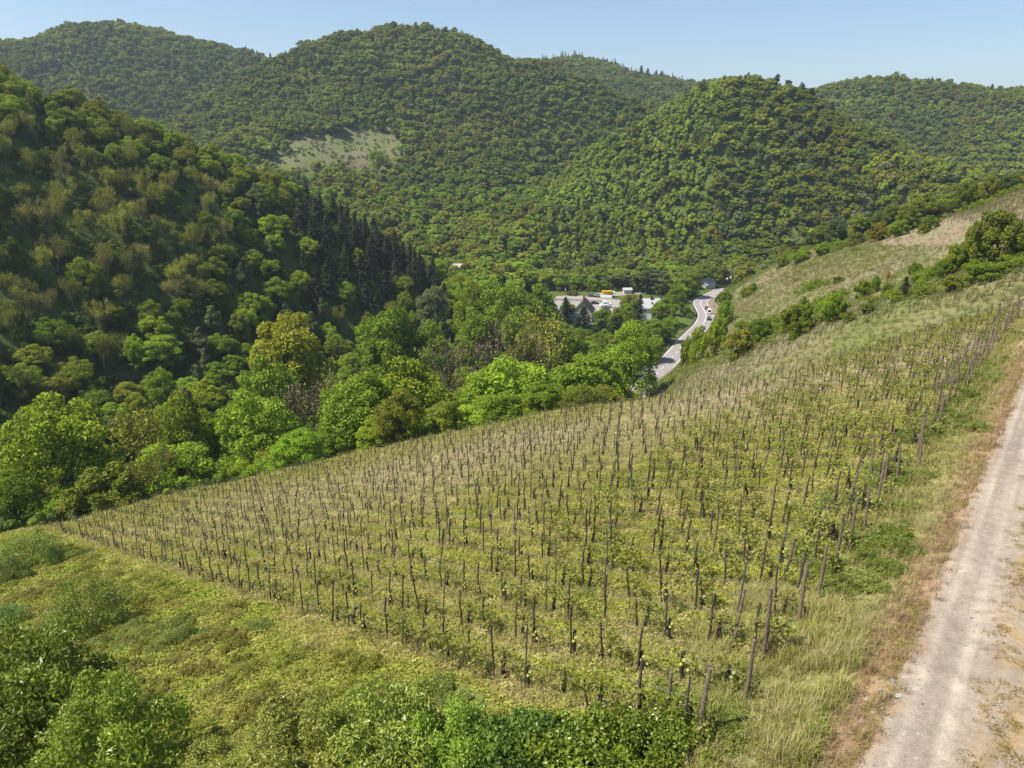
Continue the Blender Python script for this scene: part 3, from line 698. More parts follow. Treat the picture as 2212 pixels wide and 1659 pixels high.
b4(930, 160, 375, 185, 'round', T_GR * 1.15, 'upright bright green shrub on the grassy slope')
b4(1035, 300, 370, 110, 'round', T_MID, 'low bramble at the foot of the upright bright green shrub')
b4(1165, 235, 310, 120, 'round', T_MID * .9, 'dark bramble mound below the small green shrubs')
b4(1120, 85, 215, 110, 'round', T_YG * .85, 'light green shrub left of the small green shrubs')
b4(1155, 100, 185, 75, 'round', T_SIL * .8, 'small greyish shrub among the light green ones')
b4(1215, 60, 175, 70, 'round', T_GR * 1.1, 'narrow green shrub left of the yellow flowering one')
b4(1290, 95, 195, 70, 'round', T_GR * 1.1, 'green shrub under the yellow flowering one')
b4(1295, 15, 110, 42, 'slim', C(.40, .27, .06), 'yellow flowering shrub on the slope')
b4(1405, 52, 212, 115, 'conifer', T_CON, 'small dark spruce alone on the slope', name='spruce_tree')
b4(965, 60, 110, 80, 'round', T_GR * .8, 'small bush on the open slope above the upright shrub')
b4(355, 120, 205, 90, 'round', T_YG * .8, 'bushy pair in the open meadow, larger one')
b4(395, 105, 180, 50, 'round', T_GR, 'bushy pair in the open meadow, smaller one')
b5(1400, 600, 1290, 640, 'round', T_MID * .95, 'largest dark green hedge tree on the right slope', name='broadleaf_tree')
b5(1130, 820, 1300, 330, 'round', T_MID, 'dark shoulder bush at the left of the largest hedge tree')
b5(930, 1000, 1420, 310, 'round', T_YG * .8, 'yellow-green shrub leaning on the largest hedge tree')
b5(780, 1230, 1480, 260, 'round', T_GR * .85, 'low green shrub left of the yellow-green one')
b5(900, 1420, 1640, 340, 'round', T_MID, 'dark bramble thicket under the yellow-green shrub')
b5(1330, 1270, 1480, 520, 'round', T_GR * .8, 'long low bramble bank under the largest hedge tree')
b5(1680, 1180, 1300, 420, 'round', T_GR * .85, 'green bramble bank running to the right picture edge')
b5(1770, 880, 1190, 210, 'round', T_GR * 1.1, 'bright green shrub at the right picture edge')
b5(430, 1265, 1410, 190, 'round', T_GR * 1.05, 'lone small green bush on the upper slope')
b5(620, 690, 880, 230, 'round', T_GR * .8, 'green scrub on the ridge below the top vineyard', r0=190)
b5(530, 780, 930, 150, 'round', T_YG * .7, 'yellowish scrub beside the pale bend', r0=190)
b3(1255, 1003, 1112, 130, 'round', T_OL * C(1.1, .85, .8), 'rounded golden-brown tree on the ridge left of the pale bend', r0=200)
b3(1372, 985, 1085, 125, 'round', T_GR * .9, 'green bushy tree on the ridge touching the pale bend', r0=200)
b3(1120, 1060, 1140, 100, 'round', T_OL * .8, 'small brownish bush on the ridge line', r0=200)
b3(1040, 1105, 1155, 80, 'round', T_GR, 'little green bush on the ridge line beside the brownish one', r0=200)
b3(925, 1125, 1195, 120, 'round', T_GR, 'wide green bush on the ridge above the meadow', r0=200)
b3(790, 1155, 1240, 130, 'round', T_GR * 1.1, 'green bush on the ridge above the road', r0=200)
b3(690, 1195, 1262, 90, 'round', T_YG * .8, 'leftmost bright bush on the meadow ridge', r0=200)
# lone trees in the clearing of the far hill
pl(775, 345, 590, 44, 'bare', T_BR * 1.3, 'rusty brown tree below the clearing on the far hill', 'bare_tree')
pl(812, 318, 610, 40, 'round', T_YG * .9, 'lone light green tree standing in the clearing')
for (xd, yd, r, wd) in ((1330, 131, 1230, 14), (1386, 140, 1200, 20), (1400, 146, 1200, 18), (1430, 152, 1200, 22), (1418, 150, 1200, 16)):
    pl(xd, yd, r, wd, 'conifer', T_CON * .7, 'dark conifer of the tall clump on the far centre skyline', 'spruce_tree', group='conifers on the far centre skyline')
for (xd, yd, r, wd) in ((1680, 158, 600, 18), (1705, 166, 600, 20), (1735, 176, 596, 20), (1755, 182, 594, 18)):
    pl(xd, yd, r, wd, 'pine', T_CON * .8, 'dark ragged pine on top of the right hill', 'pine_tree', group='pines on top of the right hill')
for (xd, yd, r, wd) in ((2015, 165, 1050, 14), (2030, 168, 1050, 12), (2145, 180, 1050, 22), (2135, 184, 1050, 16)):
    pl(xd, yd, r, wd, 'conifer', T_CON * .7, 'dark conifer on the skyline of the far right hill', 'spruce_tree', group='conifers on the far right skyline')
for (xd, yd, r, wd) in ((490, 92, 1060, 8), (530, 98, 1060, 10), (545, 103, 1060, 10), (555, 107, 1060, 10), (583, 113, 1060, 14), (610, 112, 1060, 14)):
    pl(xd, yd, r, wd, 'conifer', T_CON * .7, 'dark conifer in the notch between the two left hills', 'spruce_tree', group='conifers in the skyline notch')

# ---- random wood
def region(u, v, x, y, r, k):
    """species by where on the hills the tree grows -> kind, tint, zone"""
    a = rng.random(); j = rng.uniform(.85, 1.15); jj = 1 + rng.normal(size=3) * .05
    if r < LR[4][k] + 12 and u < 470:      # left hillside and valley side
        if v > 0 and u < 235 and v > 128 + .30 * u and v < 335 - .1 * u:
            if a < .78: return 'sparse', (T_OL * (1 - (b := rng.random() ** 2 * .5)) + T_BR * b) * j * (1.45 if rng.random() < .3 else 1.1), 'olive'
            return 'round', T_YG * .6 * j, 'olive'
        if 300 < u < 450 and v > 195 + .32 * (u - 300) and v < 300 and r > 195:
            if a < .85: return 'conifer', (T_CON if rng.random() < .4 else T_CBR) * j, 'spruce'
        if 180 < u < 330 and a < .3: return 'slim', T_SIL * .8 * j, 'mixed'
        if a < .12: return 'sparse', T_OL * .8 * j, 'mixed'
        if v < 150 + .3 * u: return 'round', (T_MID if a < .55 else T_YG * .85) * 1.1 * j * jj, 'ridge'
        return 'round', (T_MID if a < .35 else T_GR if a < .8 else T_YG * .9) * 1.15 * j * jj, 'mixed'
    if r < LR[5][k] and 440 < u < 700:
        return 'round', (T_GR if a < .6 else T_MID if a < .85 else T_YG * .8) * j * jj, 'valley'
    if r < LR[7][k] + 20 and u > 545:      # right hill
        if u < 725 + (v - 90) * -.2 and v < 260 and rng.random() < .8: return 'slim', T_YG * C(.9, .92, 1.6) * 1.1 * j, 'rightl'
        if a < .06: return 'conifer', T_CBR * j, 'right'
        if a < .12: return 'sparse', T_OL * .7 * j, 'right'
        return 'round', (T_MID if a < .75 else T_DK if a < .9 else T_SIL * .7) * j * jj, 'right'
    if r < LR[8][k] + 20 and u > 130:
        if a < .05: return 'sparse', T_OL * .7 * j, 'main'
        if v > 190: return 'round', (T_GR if a < .5 else T_MID) * j * jj, 'main'
        return 'round', (T_MID if a < .7 else T_YG * .62 if a < .85 else T_DK) * j * jj, 'main'
    return 'round', (T_MID if a < .6 else T_YG * .6 if a < .75 else T_DK * 1.1 if a < .93 else T_OL * .6) * j * jj, 'far'
# village, road and clearing keep-outs handled below
SP_ = 6.6
gx, gy = np.meshgrid(np.arange(-1150, 1150, SP_), np.arange(60, 1350, SP_)); gx = gx.ravel(); gy = gy.ravel()
g2x, g2y = np.meshgrid(np.arange(40, 700, 7.2), np.arange(350, 680, 7.2)); g2x = g2x.ravel(); g2y = g2y.ravel(); _r = np.hypot(g2x, g2y); g2 = (_r > 440) & (_r < 640); gx = np.concatenate([gx, g2x[g2]]); gy = np.concatenate([gy, g2y[g2]])
gx = gx + rng.uniform(-.42, .42, gx.size) * SP_; gy = gy + rng.uniform(-.42, .42, gy.size) * SP_
r_ = np.hypot(gx, gy); a_ = np.arctan2(gx, gy)
ok = (np.abs(a_) < R_(44)) & (r_ < 1320) & (r_ > 95)
thin = np.where(r_ < 170, rng.random(gx.size) < .82, True); ok &= thin
gx, gy, r_, a_ = gx[ok], gy[ok], r_[ok], a_[ok]
ki = np.clip(((a_ - AZ[0]) / (AZ[1] - AZ[0])).astype(int), 0, AZN - 1)
gz = H(gx, gy); pu, pv = proj(gx, gy, gz)
rd, sd_ = road_dist(gx, gy)
left = (r_ > LR[0][ki] + 16) & (pu < 640) | (r_ > LR[3][ki] + 14)
left &= ~((rd < 9.5)) & ~((sd_ < 0) & (rd < 60) & (r_ < LR[3][ki] + 14))
# between vineyard edge and the road
tri = (r_ > LR[0][ki] + 16) & (sd_ > 0) & (rd > 9.5) & (r_ < 330) & (pu < 705) & (gy < 420)
wood = left | tri
# car park and houses
vill = (np.abs(gx - 46) < 40) & (gy > 318) & (gy < 405)
wood &= ~vill
# near slope left of the vineyard field
cu = ((pu - 342) / 74) ** 2 + ((pv - 156) / 25) ** 2
clear = (cu < .95 + 2.2 * fbm(gx / 26, gy / 26, 3)) & (r_ > 500) & (r_ < 760)
wood &= ~clear
spot = (np.abs(pu - 464 - (pv - 120) * .2) < 6) & (pv > 116) & (pv < 135) & (r_ > 600); wood &= ~spot
gx, gy, gz, r_, ki, pu, pv = [q[wood] for q in (gx, gy, gz, r_, ki, pu, pv)]
# visibility over the canopy: running maximum of the slope ratio
can = HG.copy(); ratio = (can + 7) / RR; ratio = np.where(RR > 30, ratio, -9); run = np.maximum.accumulate(ratio, axis=1)
b_ = (np.log(r_ * .97 / 1.2) / math.log(3200 / 1.2) * (RN - 1)).astype(int)
vis = (gz + 17) / r_ > run[ki, np.clip(b_, 0, RN - 1)]
gx, gy, gz, r_, ki, pu, pv = [q[vis] for q in (gx, gy, gz, r_, ki, pu, pv)]
ROADWIN = [(630, 396), (642, 386), (652, 370), (668, 352), (682, 336), (692, 320), (694, 306), (694, 298), (706, 291), (724, 284), (726, 292), (714, 299), (722, 316), (722, 330), (704, 350), (694, 362), (690, 378), (672, 396), (655, 404)]
VILWIN = [(560, 290), (600, 286), (640, 286), (664, 297), (664, 314), (640, 319), (598, 320), (574, 326), (560, 312)]
FARWIN = [(703, 276), (720, 276), (722, 290), (703, 290)]
def inpoly(px, py, poly):
    c = False; n = len(poly)
    for i in range(n):
        (x0, y0), (x1, y1) = poly[i], poly[i - 1]
        if (y0 > py) != (y1 > py) and px < (x1 - x0) * (py - y0) / (y1 - y0) + x0: c = not c
    return c
def blocks(x, y, z, Hh, Rr):
    r = math.hypot(x, y)
    if r > 430 or x < -10: return False
    ru = Rr / (y * CP - z * SP) * FPX * .85
    for f in (.25, .5, .75, .97):
        u, v = proj(x, y, z + Hh * f); u = float(u); v = float(v)
        for du in (-ru, -.5 * ru, 0, .5 * ru, ru):
            if inpoly(u + du * (1 if f < .9 else .5), v, ROADWIN):
                gx_, gy_ = G(u + du, v)
                if r < math.hypot(gx_, gy_) - 3: return True
            if r < 400 and inpoly(u + du, v, VILWIN): return True
            if inpoly(u + du, v, FARWIN): return True
    return False
ZL = {'olive': 'olive-brown half-leafed tree on the steep left hillside', 'mixed': 'green tree on the lower left hillside', 'ridge': 'tree on the sunlit crest of the left hillside',
      'spruce': 'dark spruce in the brown-black stand at the left hillside nose', 'valley': 'green tree in the wood on the valley floor',
      'rightl': 'slender light green tree on the left flank of the right hill', 'right': 'tree on the steep right hill', 'main': 'tree on the domed middle hill', 'far': 'tree on a far hill'}
ZN = {'conifer': 'spruce_tree', 'sparse': 'half_leafed_tree', 'round': 'broadleaf_tree', 'slim': 'slender_tree', 'bare': 'bare_tree', 'pine': 'pine_tree'}
fpatch = fbm(gx / 55, gy / 55, 3); pn2 = fbm(gx / 38 + 70, gy / 38, 3)
handp = np.array([(t_['x'], t_['y'], t_['R']) for t_ in trees])
for i in range(len(gx)):
    x, y, r = gx[i], gy[i], r_[i]
    if r < 460:
        dh = np.hypot(handp[:, 0] - x, handp[:, 1] - y)
        if (dh < handp[:, 2] * .8 + 1.2).any(): continue
    kind, tint, zone = region(pu[i], pv[i] - 10 * 723 / r * .6, x, y, r, ki[i])
    if kind == 'conifer': Hh, Rr = rng.uniform(9, 15), rng.uniform(3.0, 4.4)
    elif kind == 'slim': Hh, Rr = rng.uniform(8.5, 12.5), rng.uniform(2.1, 3.1)
    elif kind == 'sparse': Hh, Rr = rng.uniform(9.5, 14), rng.uniform(1.7, 2.7)
    else: Rr = rng.uniform(2.8, 5.2) * (1.25 if rng.random() < .15 else 1); Hh = rng.uniform(8, 12) * (.75 + .06 * Rr) + (2.5 if rng.random() < .1 else 0)
    if zone == 'valley' or (zone == 'mixed' and r < 170): Hh *= .85
    if r > 420: Hh *= .95; Rr *= 1.1
    if r > 330:
        pn = fpatch[i]; tint = tint * (1.12 + .9 * pn) * C(1 + .25 * pn2[i], 1, 1); Hh *= 1 + .5 * pn2[i]
    if blocks(x, y, gz[i], Hh, Rr):
        if blocks(x, y, gz[i], 4.0, 2.4) : continue
        Hh, Rr, kind = 4.0, 2.4, 'bush'
    trees.append(dict(x=x, y=y, z=gz[i], H=Hh, R=Rr, kind=kind, tint=tint, label=None, zone=zone, name=ZN.get(kind, 'broadleaf_tree'), group=None, hand=False))
# ridge top conifers on far centre hill
for u in np.arange(537, 700, 2.6):
    uu_ = u + rng.normal() * .8; vt = np.interp(uu_, [537, 574, 616, 667, 700], [66, 64, 71, 84, 89])
    A_, q = azr(uu_, vt); r = 1248; x, y = r * math.sin(A_), r * math.cos(A_)
    if rng.random() < .8: trees.append(dict(x=x, y=y, z=h1(x, y), H=rng.uniform(12, 18), R=2.6, kind='conifer', tint=T_CON * .7, label=None, zone='far', name='spruce_tree', group=None, hand=False))
# the tree size in the picture decides who is an individual
hand = [t_ for t_ in trees if t_['hand']]
rest = [t_ for t_ in trees if not t_['hand']]
for t_ in rest:
    d = math.hypot(t_['x'], t_['y']); u, v = proj(t_['x'], t_['y'], t_['z'] + t_['H'] * .7)
    t_['app'] = t_['H'] * t_['R'] / d ** 2 * (1 if -10 < u < 1034 else 0)
rest.sort(key=lambda t_: -t_['app'])
LIM = {'broadleaf_tree': 215, 'spruce_tree': 40, 'half_leafed_tree': 130, 'slender_tree': 50}
cnt = {}; indiv = []; mass = []
for t_ in rest:
    c = cnt.get(t_['name'], 0)
    if c < LIM.get(t_['name'], 0) and t_['app'] > 0 and math.hypot(t_['x'], t_['y']) < 340: indiv.append(t_); cnt[t_['name']] = c + 1
    else: mass.append(t_)
def build_tree(t_, i):
    pr = PRO[t_['kind']]; me_c, me_t, H0, R0 = pr[i % len(pr)]
    sx = t_['R'] / R0; sz = t_['H'] / H0
    lab = t_['label']; grp = t_['group']
    cat = 'shrub' if t_['name'] == 'shrub' else 'tree'
    if lab is None:
        lab = {'broadleaf_tree': 'leafy ', 'bare_tree': 'bare ', 'spruce_tree': 'pointed ', 'half_leafed_tree': 'thin ', 'slender_tree': 'narrow '}[t_['name']] + ZL[t_['zone']]; grp = lab.split(' on ')[0].split(' in ')[0] + 's, ' + t_['zone']
        grp = t_['name'].replace('_', ' ') + 's: ' + ZL[t_['zone']]
        if t_['zone'] == 'spruce' and t_['kind'] == 'conifer': lab = ZL['spruce']
        u_, v_ = proj(t_['x'], t_['y'], t_['z'] + t_['H'] * .7); tt = t_['tint']
        cw = ('brownish ' if tt[0] > tt[1] * 1.04 else 'olive ' if tt[0] > tt[1] * .95 else 'yellow-green ' if tt[0] > tt[1] * .9 else 'fresh green ' if tt[1] > .22 else 'dull green ' if tt[1] > .15 else 'dark ')
        base_ = {'broadleaf_tree': 'rounded', 'spruce_tree': 'pointed spruce', 'half_leafed_tree': 'thin half-leafed', 'slender_tree': 'narrow', 'bare_tree': 'bare'}[t_['name']] + ('' if t_['name'] == 'spruce_tree' else ' tree')
        sz_ = 'tall ' if t_['H'] > 12 else 'small ' if t_['H'] < 9 else ''
        where = {'olive': 'on the olive left hillside', 'mixed': 'on the lower left hillside', 'ridge': 'near the left hillside crest', 'spruce': 'in the dark stand', 'valley': 'in the valley wood'}.get(t_['zone'], ZL[t_['zone']].replace('tree ', ''))
        ur = [(60, 'by the left picture edge'), (130, 'above the big yellow-green tree'), (210, 'above the olive-brown thin tree'), (290, 'above the golden-green crown'), (370, 'above the valley grass trees'), (450, 'left of the hidden building'), (560, 'left of the car park'), (2000, 'near the white house')]
        ur[4] = (370, 'above the vineyard tree row')
        lab = sz_ + cw + base_ + ' ' + where + ', ' + next(b for a, b in ur if u_ < a)
    e = empty(t_['name'], (t_['x'], t_['y'], t_['z']), rng.uniform(0, 6.28), lab, cat, grp)
    e.scale = (sx, sx, sz)
    c = link('crown', me_c, e); c['tint'] = [float(v) for v in t_['tint']]
    link('trunk', me_t, e)
for i, t_ in enumerate(hand + indiv): build_tree(t_, i)
# the wood that reads as one mass
near_ms = {}; order = []
def addm(kind, far, me): order.append(me); near_ms.setdefault((kind, far), []).append(len(order) - 1)
for k in PRO:
    for (mc, mt, h0, r0) in PRO[k]:
        addm(k, 0, join_meshes('wood_' + k, [mc, mt], [M['leaf'], M['bark'] if k not in ('sparse', 'bare') else M['twig']]))
for i in range(6):
    me, _c = crown_mesh('far_crown', 14, [4.8, 5.2, 4.4, 5.0, 4.6, 5.4][i], .1, [26, 32, 22, 30, 24, 34][i], 1500, .95, 200 + i, flat=.8, jit=.8, trunk=True, lr0=(.4, .85), lr1=(.2, .36)); addm('round', 1, me)
for i in range(2):
    me, _c = crown_mesh('far_slim', 15, 2.9, .1, 14, 900, .8, 220 + i, top='tall', flat=1.2, trunk=True); addm('slim', 1, me)
for i in range(2):
    a, b2 = conifer_mesh('far_conifer', 16, 3.1, 230 + i, 1200, 1.0); addm('conifer', 1, join_meshes('far_conifer', [a, b2], [M['leaf'], M['bark']]))
for i in range(2):
    a, b2 = bare_tree_mesh('far_sparse', 13, 3.5, 240 + i, nleaf=900, up=1.0); addm('sparse', 1, join_meshes('far_sparse', [a, b2], [M['twig'], M['leaf']]))
pts, rz, scl, idx, tn = [], [], [], [], []
HR = {'bush': (5, 3.0), 'round': (14, 5), 'slim': (15, 2.9), 'sparse': (13, 3.4), 'conifer': (16, 3.1), 'bare': (13, 4), 'pine': (15, 3.1)}
for i, t_ in enumerate(mass):
    far = 1 if math.hypot(t_['x'], t_['y']) > 380 else 0
    ch = near_ms.get((t_['kind'], far)) or near_ms[(t_['kind'], 0)]; h0, r0 = HR[t_['kind']]
    pts.append((t_['x'], t_['y'], t_['z'])); rz.append(rng.uniform(0, 6.28)); scl.append((t_['R'] / r0, t_['R'] / r0, t_['H'] / h0)); idx.append(ch[i % len(ch)]); tn.append(t_['tint'])
used = sorted(set(idx)); rmap = {k: i for i, k in enumerate(used)}
scatter('forest', pts, rz, np.array(scl), [rmap[k] for k in idx], np.array(tn), [order[k] for k in used], label='dense spring broadleaf forest covering the hills', cat='forest')
print('TREES hand', len(hand), 'indiv', cnt, 'mass', len(mass))
exec_rest = True

# ------------------------------------------------------------------ village on the valley floor
M['wall_grey'] = simple('grey_render', (.44, .42, .40), .9, noise=.06, scale=1)
M['wall_white'] = simple('white_render', (.76, .76, .74), .9, noise=.04, scale=1)
M['roof_slate'] = simple('slate_roof', (.40, .40, .41), .6, noise=.12, scale=2)
M['roof_dark'] = simple('dark_roof', (.07, .06, .055), .8, noise=.2, scale=2)
M['glass'] = simple('window_glass', (.03, .05, .07), .1, spec=.6)
M['frame'] = simple('window_frame', (.75, .75, .75), .6)
M['dark'] = simple('dark_trim', (.02, .02, .02), .6)
M['pavement'] = simple('car_park_asphalt', (.29, .26, .24), .9, noise=.1, scale=.3)
def house(name, loc, rz, W, Dp, eave, ridge, wallm, roofm, label, chim=(), wins=(), sky=(), door=None, cat='house'):
    """local X = ridge direction; wins: (side, along, z, w, h), side in '-y','+y','-x','+x'"""
    e = empty(name, (loc[0], loc[1], loc[2]), rz, label, cat)
    mb = MB(); hw, hd = W / 2, Dp / 2
    v = [(-hw, -hd, -1), (hw, -hd, -1), (hw, hd, -1), (-hw, hd, -1), (-hw, -hd, eave), (hw, -hd, eave), (hw, hd, eave), (-hw, hd, eave), (-hw, 0, ridge - .1), (hw, 0, ridge - .1)]
    mb.add(v, [(0, 1, 5, 4), (2, 3, 7, 6), (1, 2, 6, 9, 5), (3, 0, 4, 8, 7), (0, 3, 2, 1)])
    link('walls', mb.mesh('walls', [wallm]), e)
    mb = MB(); o = .45; sl = (ridge - eave) / hd; th = .22
    for sgn in (-1, 1):
        y0 = sgn * (hd + o); z0 = eave - sl * o
        a = [(-hw - o, 0, ridge), (hw + o, 0, ridge), (hw + o, y0, z0), (-hw - o, y0, z0)]
        bq = [(x, y, z + th) for x, y, z in a]
        fs = [(0, 1, 2, 3), (7, 6, 5, 4), (0, 4, 5, 1), (1, 5, 6, 2), (2, 6, 7, 3), (3, 7, 4, 0)]
        mb.add(a + bq, fs if sgn > 0 else [f[::-1] for f in fs])
    rf = link('roof', mb.mesh('roof', [roofm]), e)
    for x, y, s_ in chim:
        mb = MB(); z = ridge - abs(y) * sl; mb.box((x, y, z + .4), (s_, s_ * .8, 2.2)); mb.box((x, y, z + 1.6), (s_ + .2, s_ * .8 + .2, .2)); link('chimney', mb.mesh('chimney', [M['roof_dark']]), rf)
    for x, y in sky:
        mb = MB(); sgn = 1 if y > 0 else -1; z = ridge + th - abs(y) * sl; n_v = Vector((0, sgn * sl, 1)).normalized(); tdir = Vector((0, sgn, -sl)).normalized()
        c = Vector((x, y, z)); p = [c + Vector((dx, 0, 0)) + tdir * dy + n_v * dz for dz in (0, .12) for dx, dy in ((-.45, -.6), (.45, -.6), (.45, .6), (-.45, .6))]
        mb.add(p, [(4, 5, 6, 7), (0, 1, 5, 4), (1, 2, 6, 5), (2, 3, 7, 6), (3, 0, 4, 7)]); link('skylight', mb.mesh('skylight', [M['dark']]), rf)
    for side, al, z, ww, hh in wins:
        wb = empty('window', {'-y': (al, -hd, z), '+y': (al, hd, z), '-x': (-hw, al, z), '+x': (hw, al, z)}[side], {'-y': 0, '+y': math.pi, '-x': -math.pi / 2, '+x': math.pi / 2}[side]); wb.parent = e
        mb = MB(); 
        for dx, dz, sx_, sz_ in ((0, hh / 2, ww + .2, .12), (0, -hh / 2, ww + .2, .12), (-ww / 2, 0, .1, hh - .12), (ww / 2, 0, .1, hh - .12), (0, 0, .07, hh - .12)): mb.box((dx, -.05, dz), (sx_, .14, sz_))
        link('window_frame', mb.mesh('window_frame', [M['frame']]), wb)
        mb = MB(); mb.box((0, 0, 0), (ww, .06, hh)); link('pane', mb.mesh('pane', [M['glass']]), wb)
    if door:
        mb = MB(); mb.box((0, 0, 1.05), (1.1, .1, 2.1)); link('door', mb.mesh('door', [M['dark']]), e, {'-y': (door[1], -hd - .03, 0), '-x': (-hw - .03, door[1], 0)}[door[0]], 0 if door[0] == '-y' else math.pi / 2)
    return e
F0 = -77.0
x, y = G(582, 322); h1_ = house('house', (x + 1.2, y + 5, F0), math.pi / 2 - .22, 11, 8.8, 4.6, 9.4, M['wall_grey'], M['roof_dark'],
    'grey gabled house with a steep dark roof at the front of the car park', chim=[(3.8, .6, .9), (-1.2, -.9, .8)], wins=[('+y', -2.5, 2.2, 1.1, 1.2), ('+y', 1.5, 2.2, 1.1, 1.2)], door=('-x', 2.5))
mb = MB(); mb.box((-1.5, 5.6, 1.7), (4.5, 2.6, 3.4)); mb.box((-1.5, 5.7, 3.55), (4.9, 3.0, .25)); link('side_annex', mb.mesh('side_annex', [M['wall_white']]), h1_)
x, y = G(604, 320); house('garage', (x, y + 4, F0), math.pi / 2 - .5, 9, 4.6, 2.6, 4.4, M['wall_white'], M['roof_dark'], 'low white annex with dark roof edges right of the grey gabled house', wins=[('-x', 0, 1.6, 1.1, 1.4)], cat='garage')
x, y = G(651, 319); house('house', (x, y + 3, F0), .03, 11.5, 7.8, 5.6, 9.2, M['wall_white'], M['roof_slate'],
    'white house with a light grey slate roof and two skylights beside the road', chim=[(.2, -.4, 1.1), (4.9, -.3, 1.0)], sky=[(.3, -2.2), (2.6, -2.2)],
    wins=[('-y', .2, 3.9, 1.0, 1.4), ('-y', 3.2, 3.9, 1.0, 1.4), ('-y', 4.3, 3.9, .9, 1.4), ('-y', -3.2, 3.9, 1.0, 1.4), ('-y', -3.2, 1.3, 1.0, 1.3), ('-y', .2, 1.3, 1.0, 1.3)], door=('-y', 3.4))
x, y = G(711, 290); house('house', (x - 1, y + 6, F0), .5, 7.5, 6, 2.6, 5.8, M['wall_grey'], M['roof_slate'], 'small house with a pale grey roof behind the road bend', wins=[('-y', 0, 2, 1, 1.1), ('-y', 2.5, 2, 1, 1.1)])
x, y = G(735, 287); house('house', (x + 3, y + 14, F0), .5, 9, 7.5, 4.6, 8.4, M['wall_white'], M['roof_slate'], 'mostly hidden pale-roofed house peeking over the meadow edge', wins=[('-y', 1, 2, 1, 1.1)])
x, y = G(627, 293.5); house('shed', (x, y, F0), .1, 4.4, 3.4, 2.3, 3.1, M['wall_grey'], M['roof_slate'], 'pale shed glimpsed between the pine trunks', wins=[('-y', 1, 1.6, .9, .9)], cat='shed')
x, y = G(461, 279, -73); house('house', (x, y, -73), .1, 8, 6, 7.6, 8.9, simple('concrete', (.4, .4, .42), .9), M['roof_slate'], 'grey flat building half hidden by trees at the foot of the far hill', wins=[('-y', -2, 6, 1.2, 1.2), ('-y', 1.5, 6, 1.2, 1.2)])
# car park surface, kerb island and road behind
poly = [G(u, v) for u, v in [(552, 296.5), (575, 295), (600, 298), (633, 301), (640, 306), (634, 316), (612, 321), (585, 326), (570, 320), (556, 309)]]
mb = MB(); mb.add([(x, y, -77.0) for x, y in poly[::-1]], [tuple(range(len(poly)))]); structure(link('car_park', mb.mesh('car_park', [M['pavement']])))
poly = [G(u, v) for u, v in [(598, 293), (640, 290.5), (642, 294), (600, 297)]]
mb = MB(); mb.add([(x, y, -77.03) for x, y in poly[::-1]], [tuple(range(len(poly)))]); structure(link('yard', mb.mesh('yard', [simple('yard_gravel', (.27, .25, .19), .95)])))
def low_wall(name, p, q, h, th, m_, label, cat='wall'):
    (x0, y0), (x1, y1) = p, q; e = MB(); L = math.hypot(x1 - x0, y1 - y0); n = max(1, int(L / 2.5)); par = empty(name, ((x0 + x1) / 2, (y0 + y1) / 2, F0), math.atan2(y1 - y0, x1 - x0), label, cat)
    bm_ = MB(); bm_.box((0, 0, h / 2), (L / n - .04, th, h)); me_ = bm_.mesh('wall_panel', [m_])
    for i in range(n): link('panel', me_, par, (-L / 2 + (i + .5) * L / n, 0, 0))
    cb = MB(); cb.box((0, 0, h + .05), (L + .1, th + .08, .1)); link('coping', cb.mesh('coping', [m_]), par)
low_wall('low_wall', G(600.5, 297.5), G(612, 298.2), 1.6, .4, M['wall_white'], 'low white wall behind the boat at the back of the car park')
def rail_fence(p, q, label):
    (x0, y0), (x1, y1) = p, q; L = math.hypot(x1 - x0, y1 - y0); par = empty('rail_fence', ((x0 + x1) / 2, (y0 + y1) / 2, F0), math.atan2(y1 - y0, x1 - x0), label, 'fence')
    pb = MB(); pb.box((0, 0, .5), (.15, .15, 1.0)); pm = pb.mesh('fence_post', [M['dark']]); n = int(L / 3)
    for i in range(n + 1): link('post', pm, par, (-L / 2 + i * L / n, 0, 0))
    rb = MB(); rb.box((0, .1, 0), (L, .08, .22)); rm = rb.mesh('fence_rail', [simple('fence_wood', (.09, .07, .06), .9)])
    for z in (.45, .9): link('rail', rm, par, (0, 0, z))
rail_fence(G(556, 300.5), G(583, 301.5), 'dark timber rail fence at the left end of the car park')
rail_fence(G(586, 302), G(602, 302.6), 'dark timber rail fence behind the parked dark car')
# street lamp
x, y = G(565.3, 298.6)
lp = empty('street_lamp', (x, y, F0), 0, 'street lamp with a white globe left of the small round tree', 'street lamp')
mb = MB(); mb.tube([(0, 0, 0), (0, 0, 4.6)], [.09, .06], 8); link('pole', mb.mesh('lamp_pole', [M['steel']]), lp)
mb = MB()
for i in range(6):
    a0, a1 = -math.pi / 2 + math.pi * i / 6, -math.pi / 2 + math.pi * (i + 1) / 6
    mb.tube([(0, 0, 4.9 + .32 * math.sin(a0)), (0, 0, 4.9 + .32 * math.sin(a1))], [max(.01, .32 * math.cos(a0)), max(.01, .32 * math.cos(a1))], 10, cap=False)
link('globe', mb.mesh('lamp_globe', [simple('opal_globe', (.85, .85, .85), .3)], True), lp)

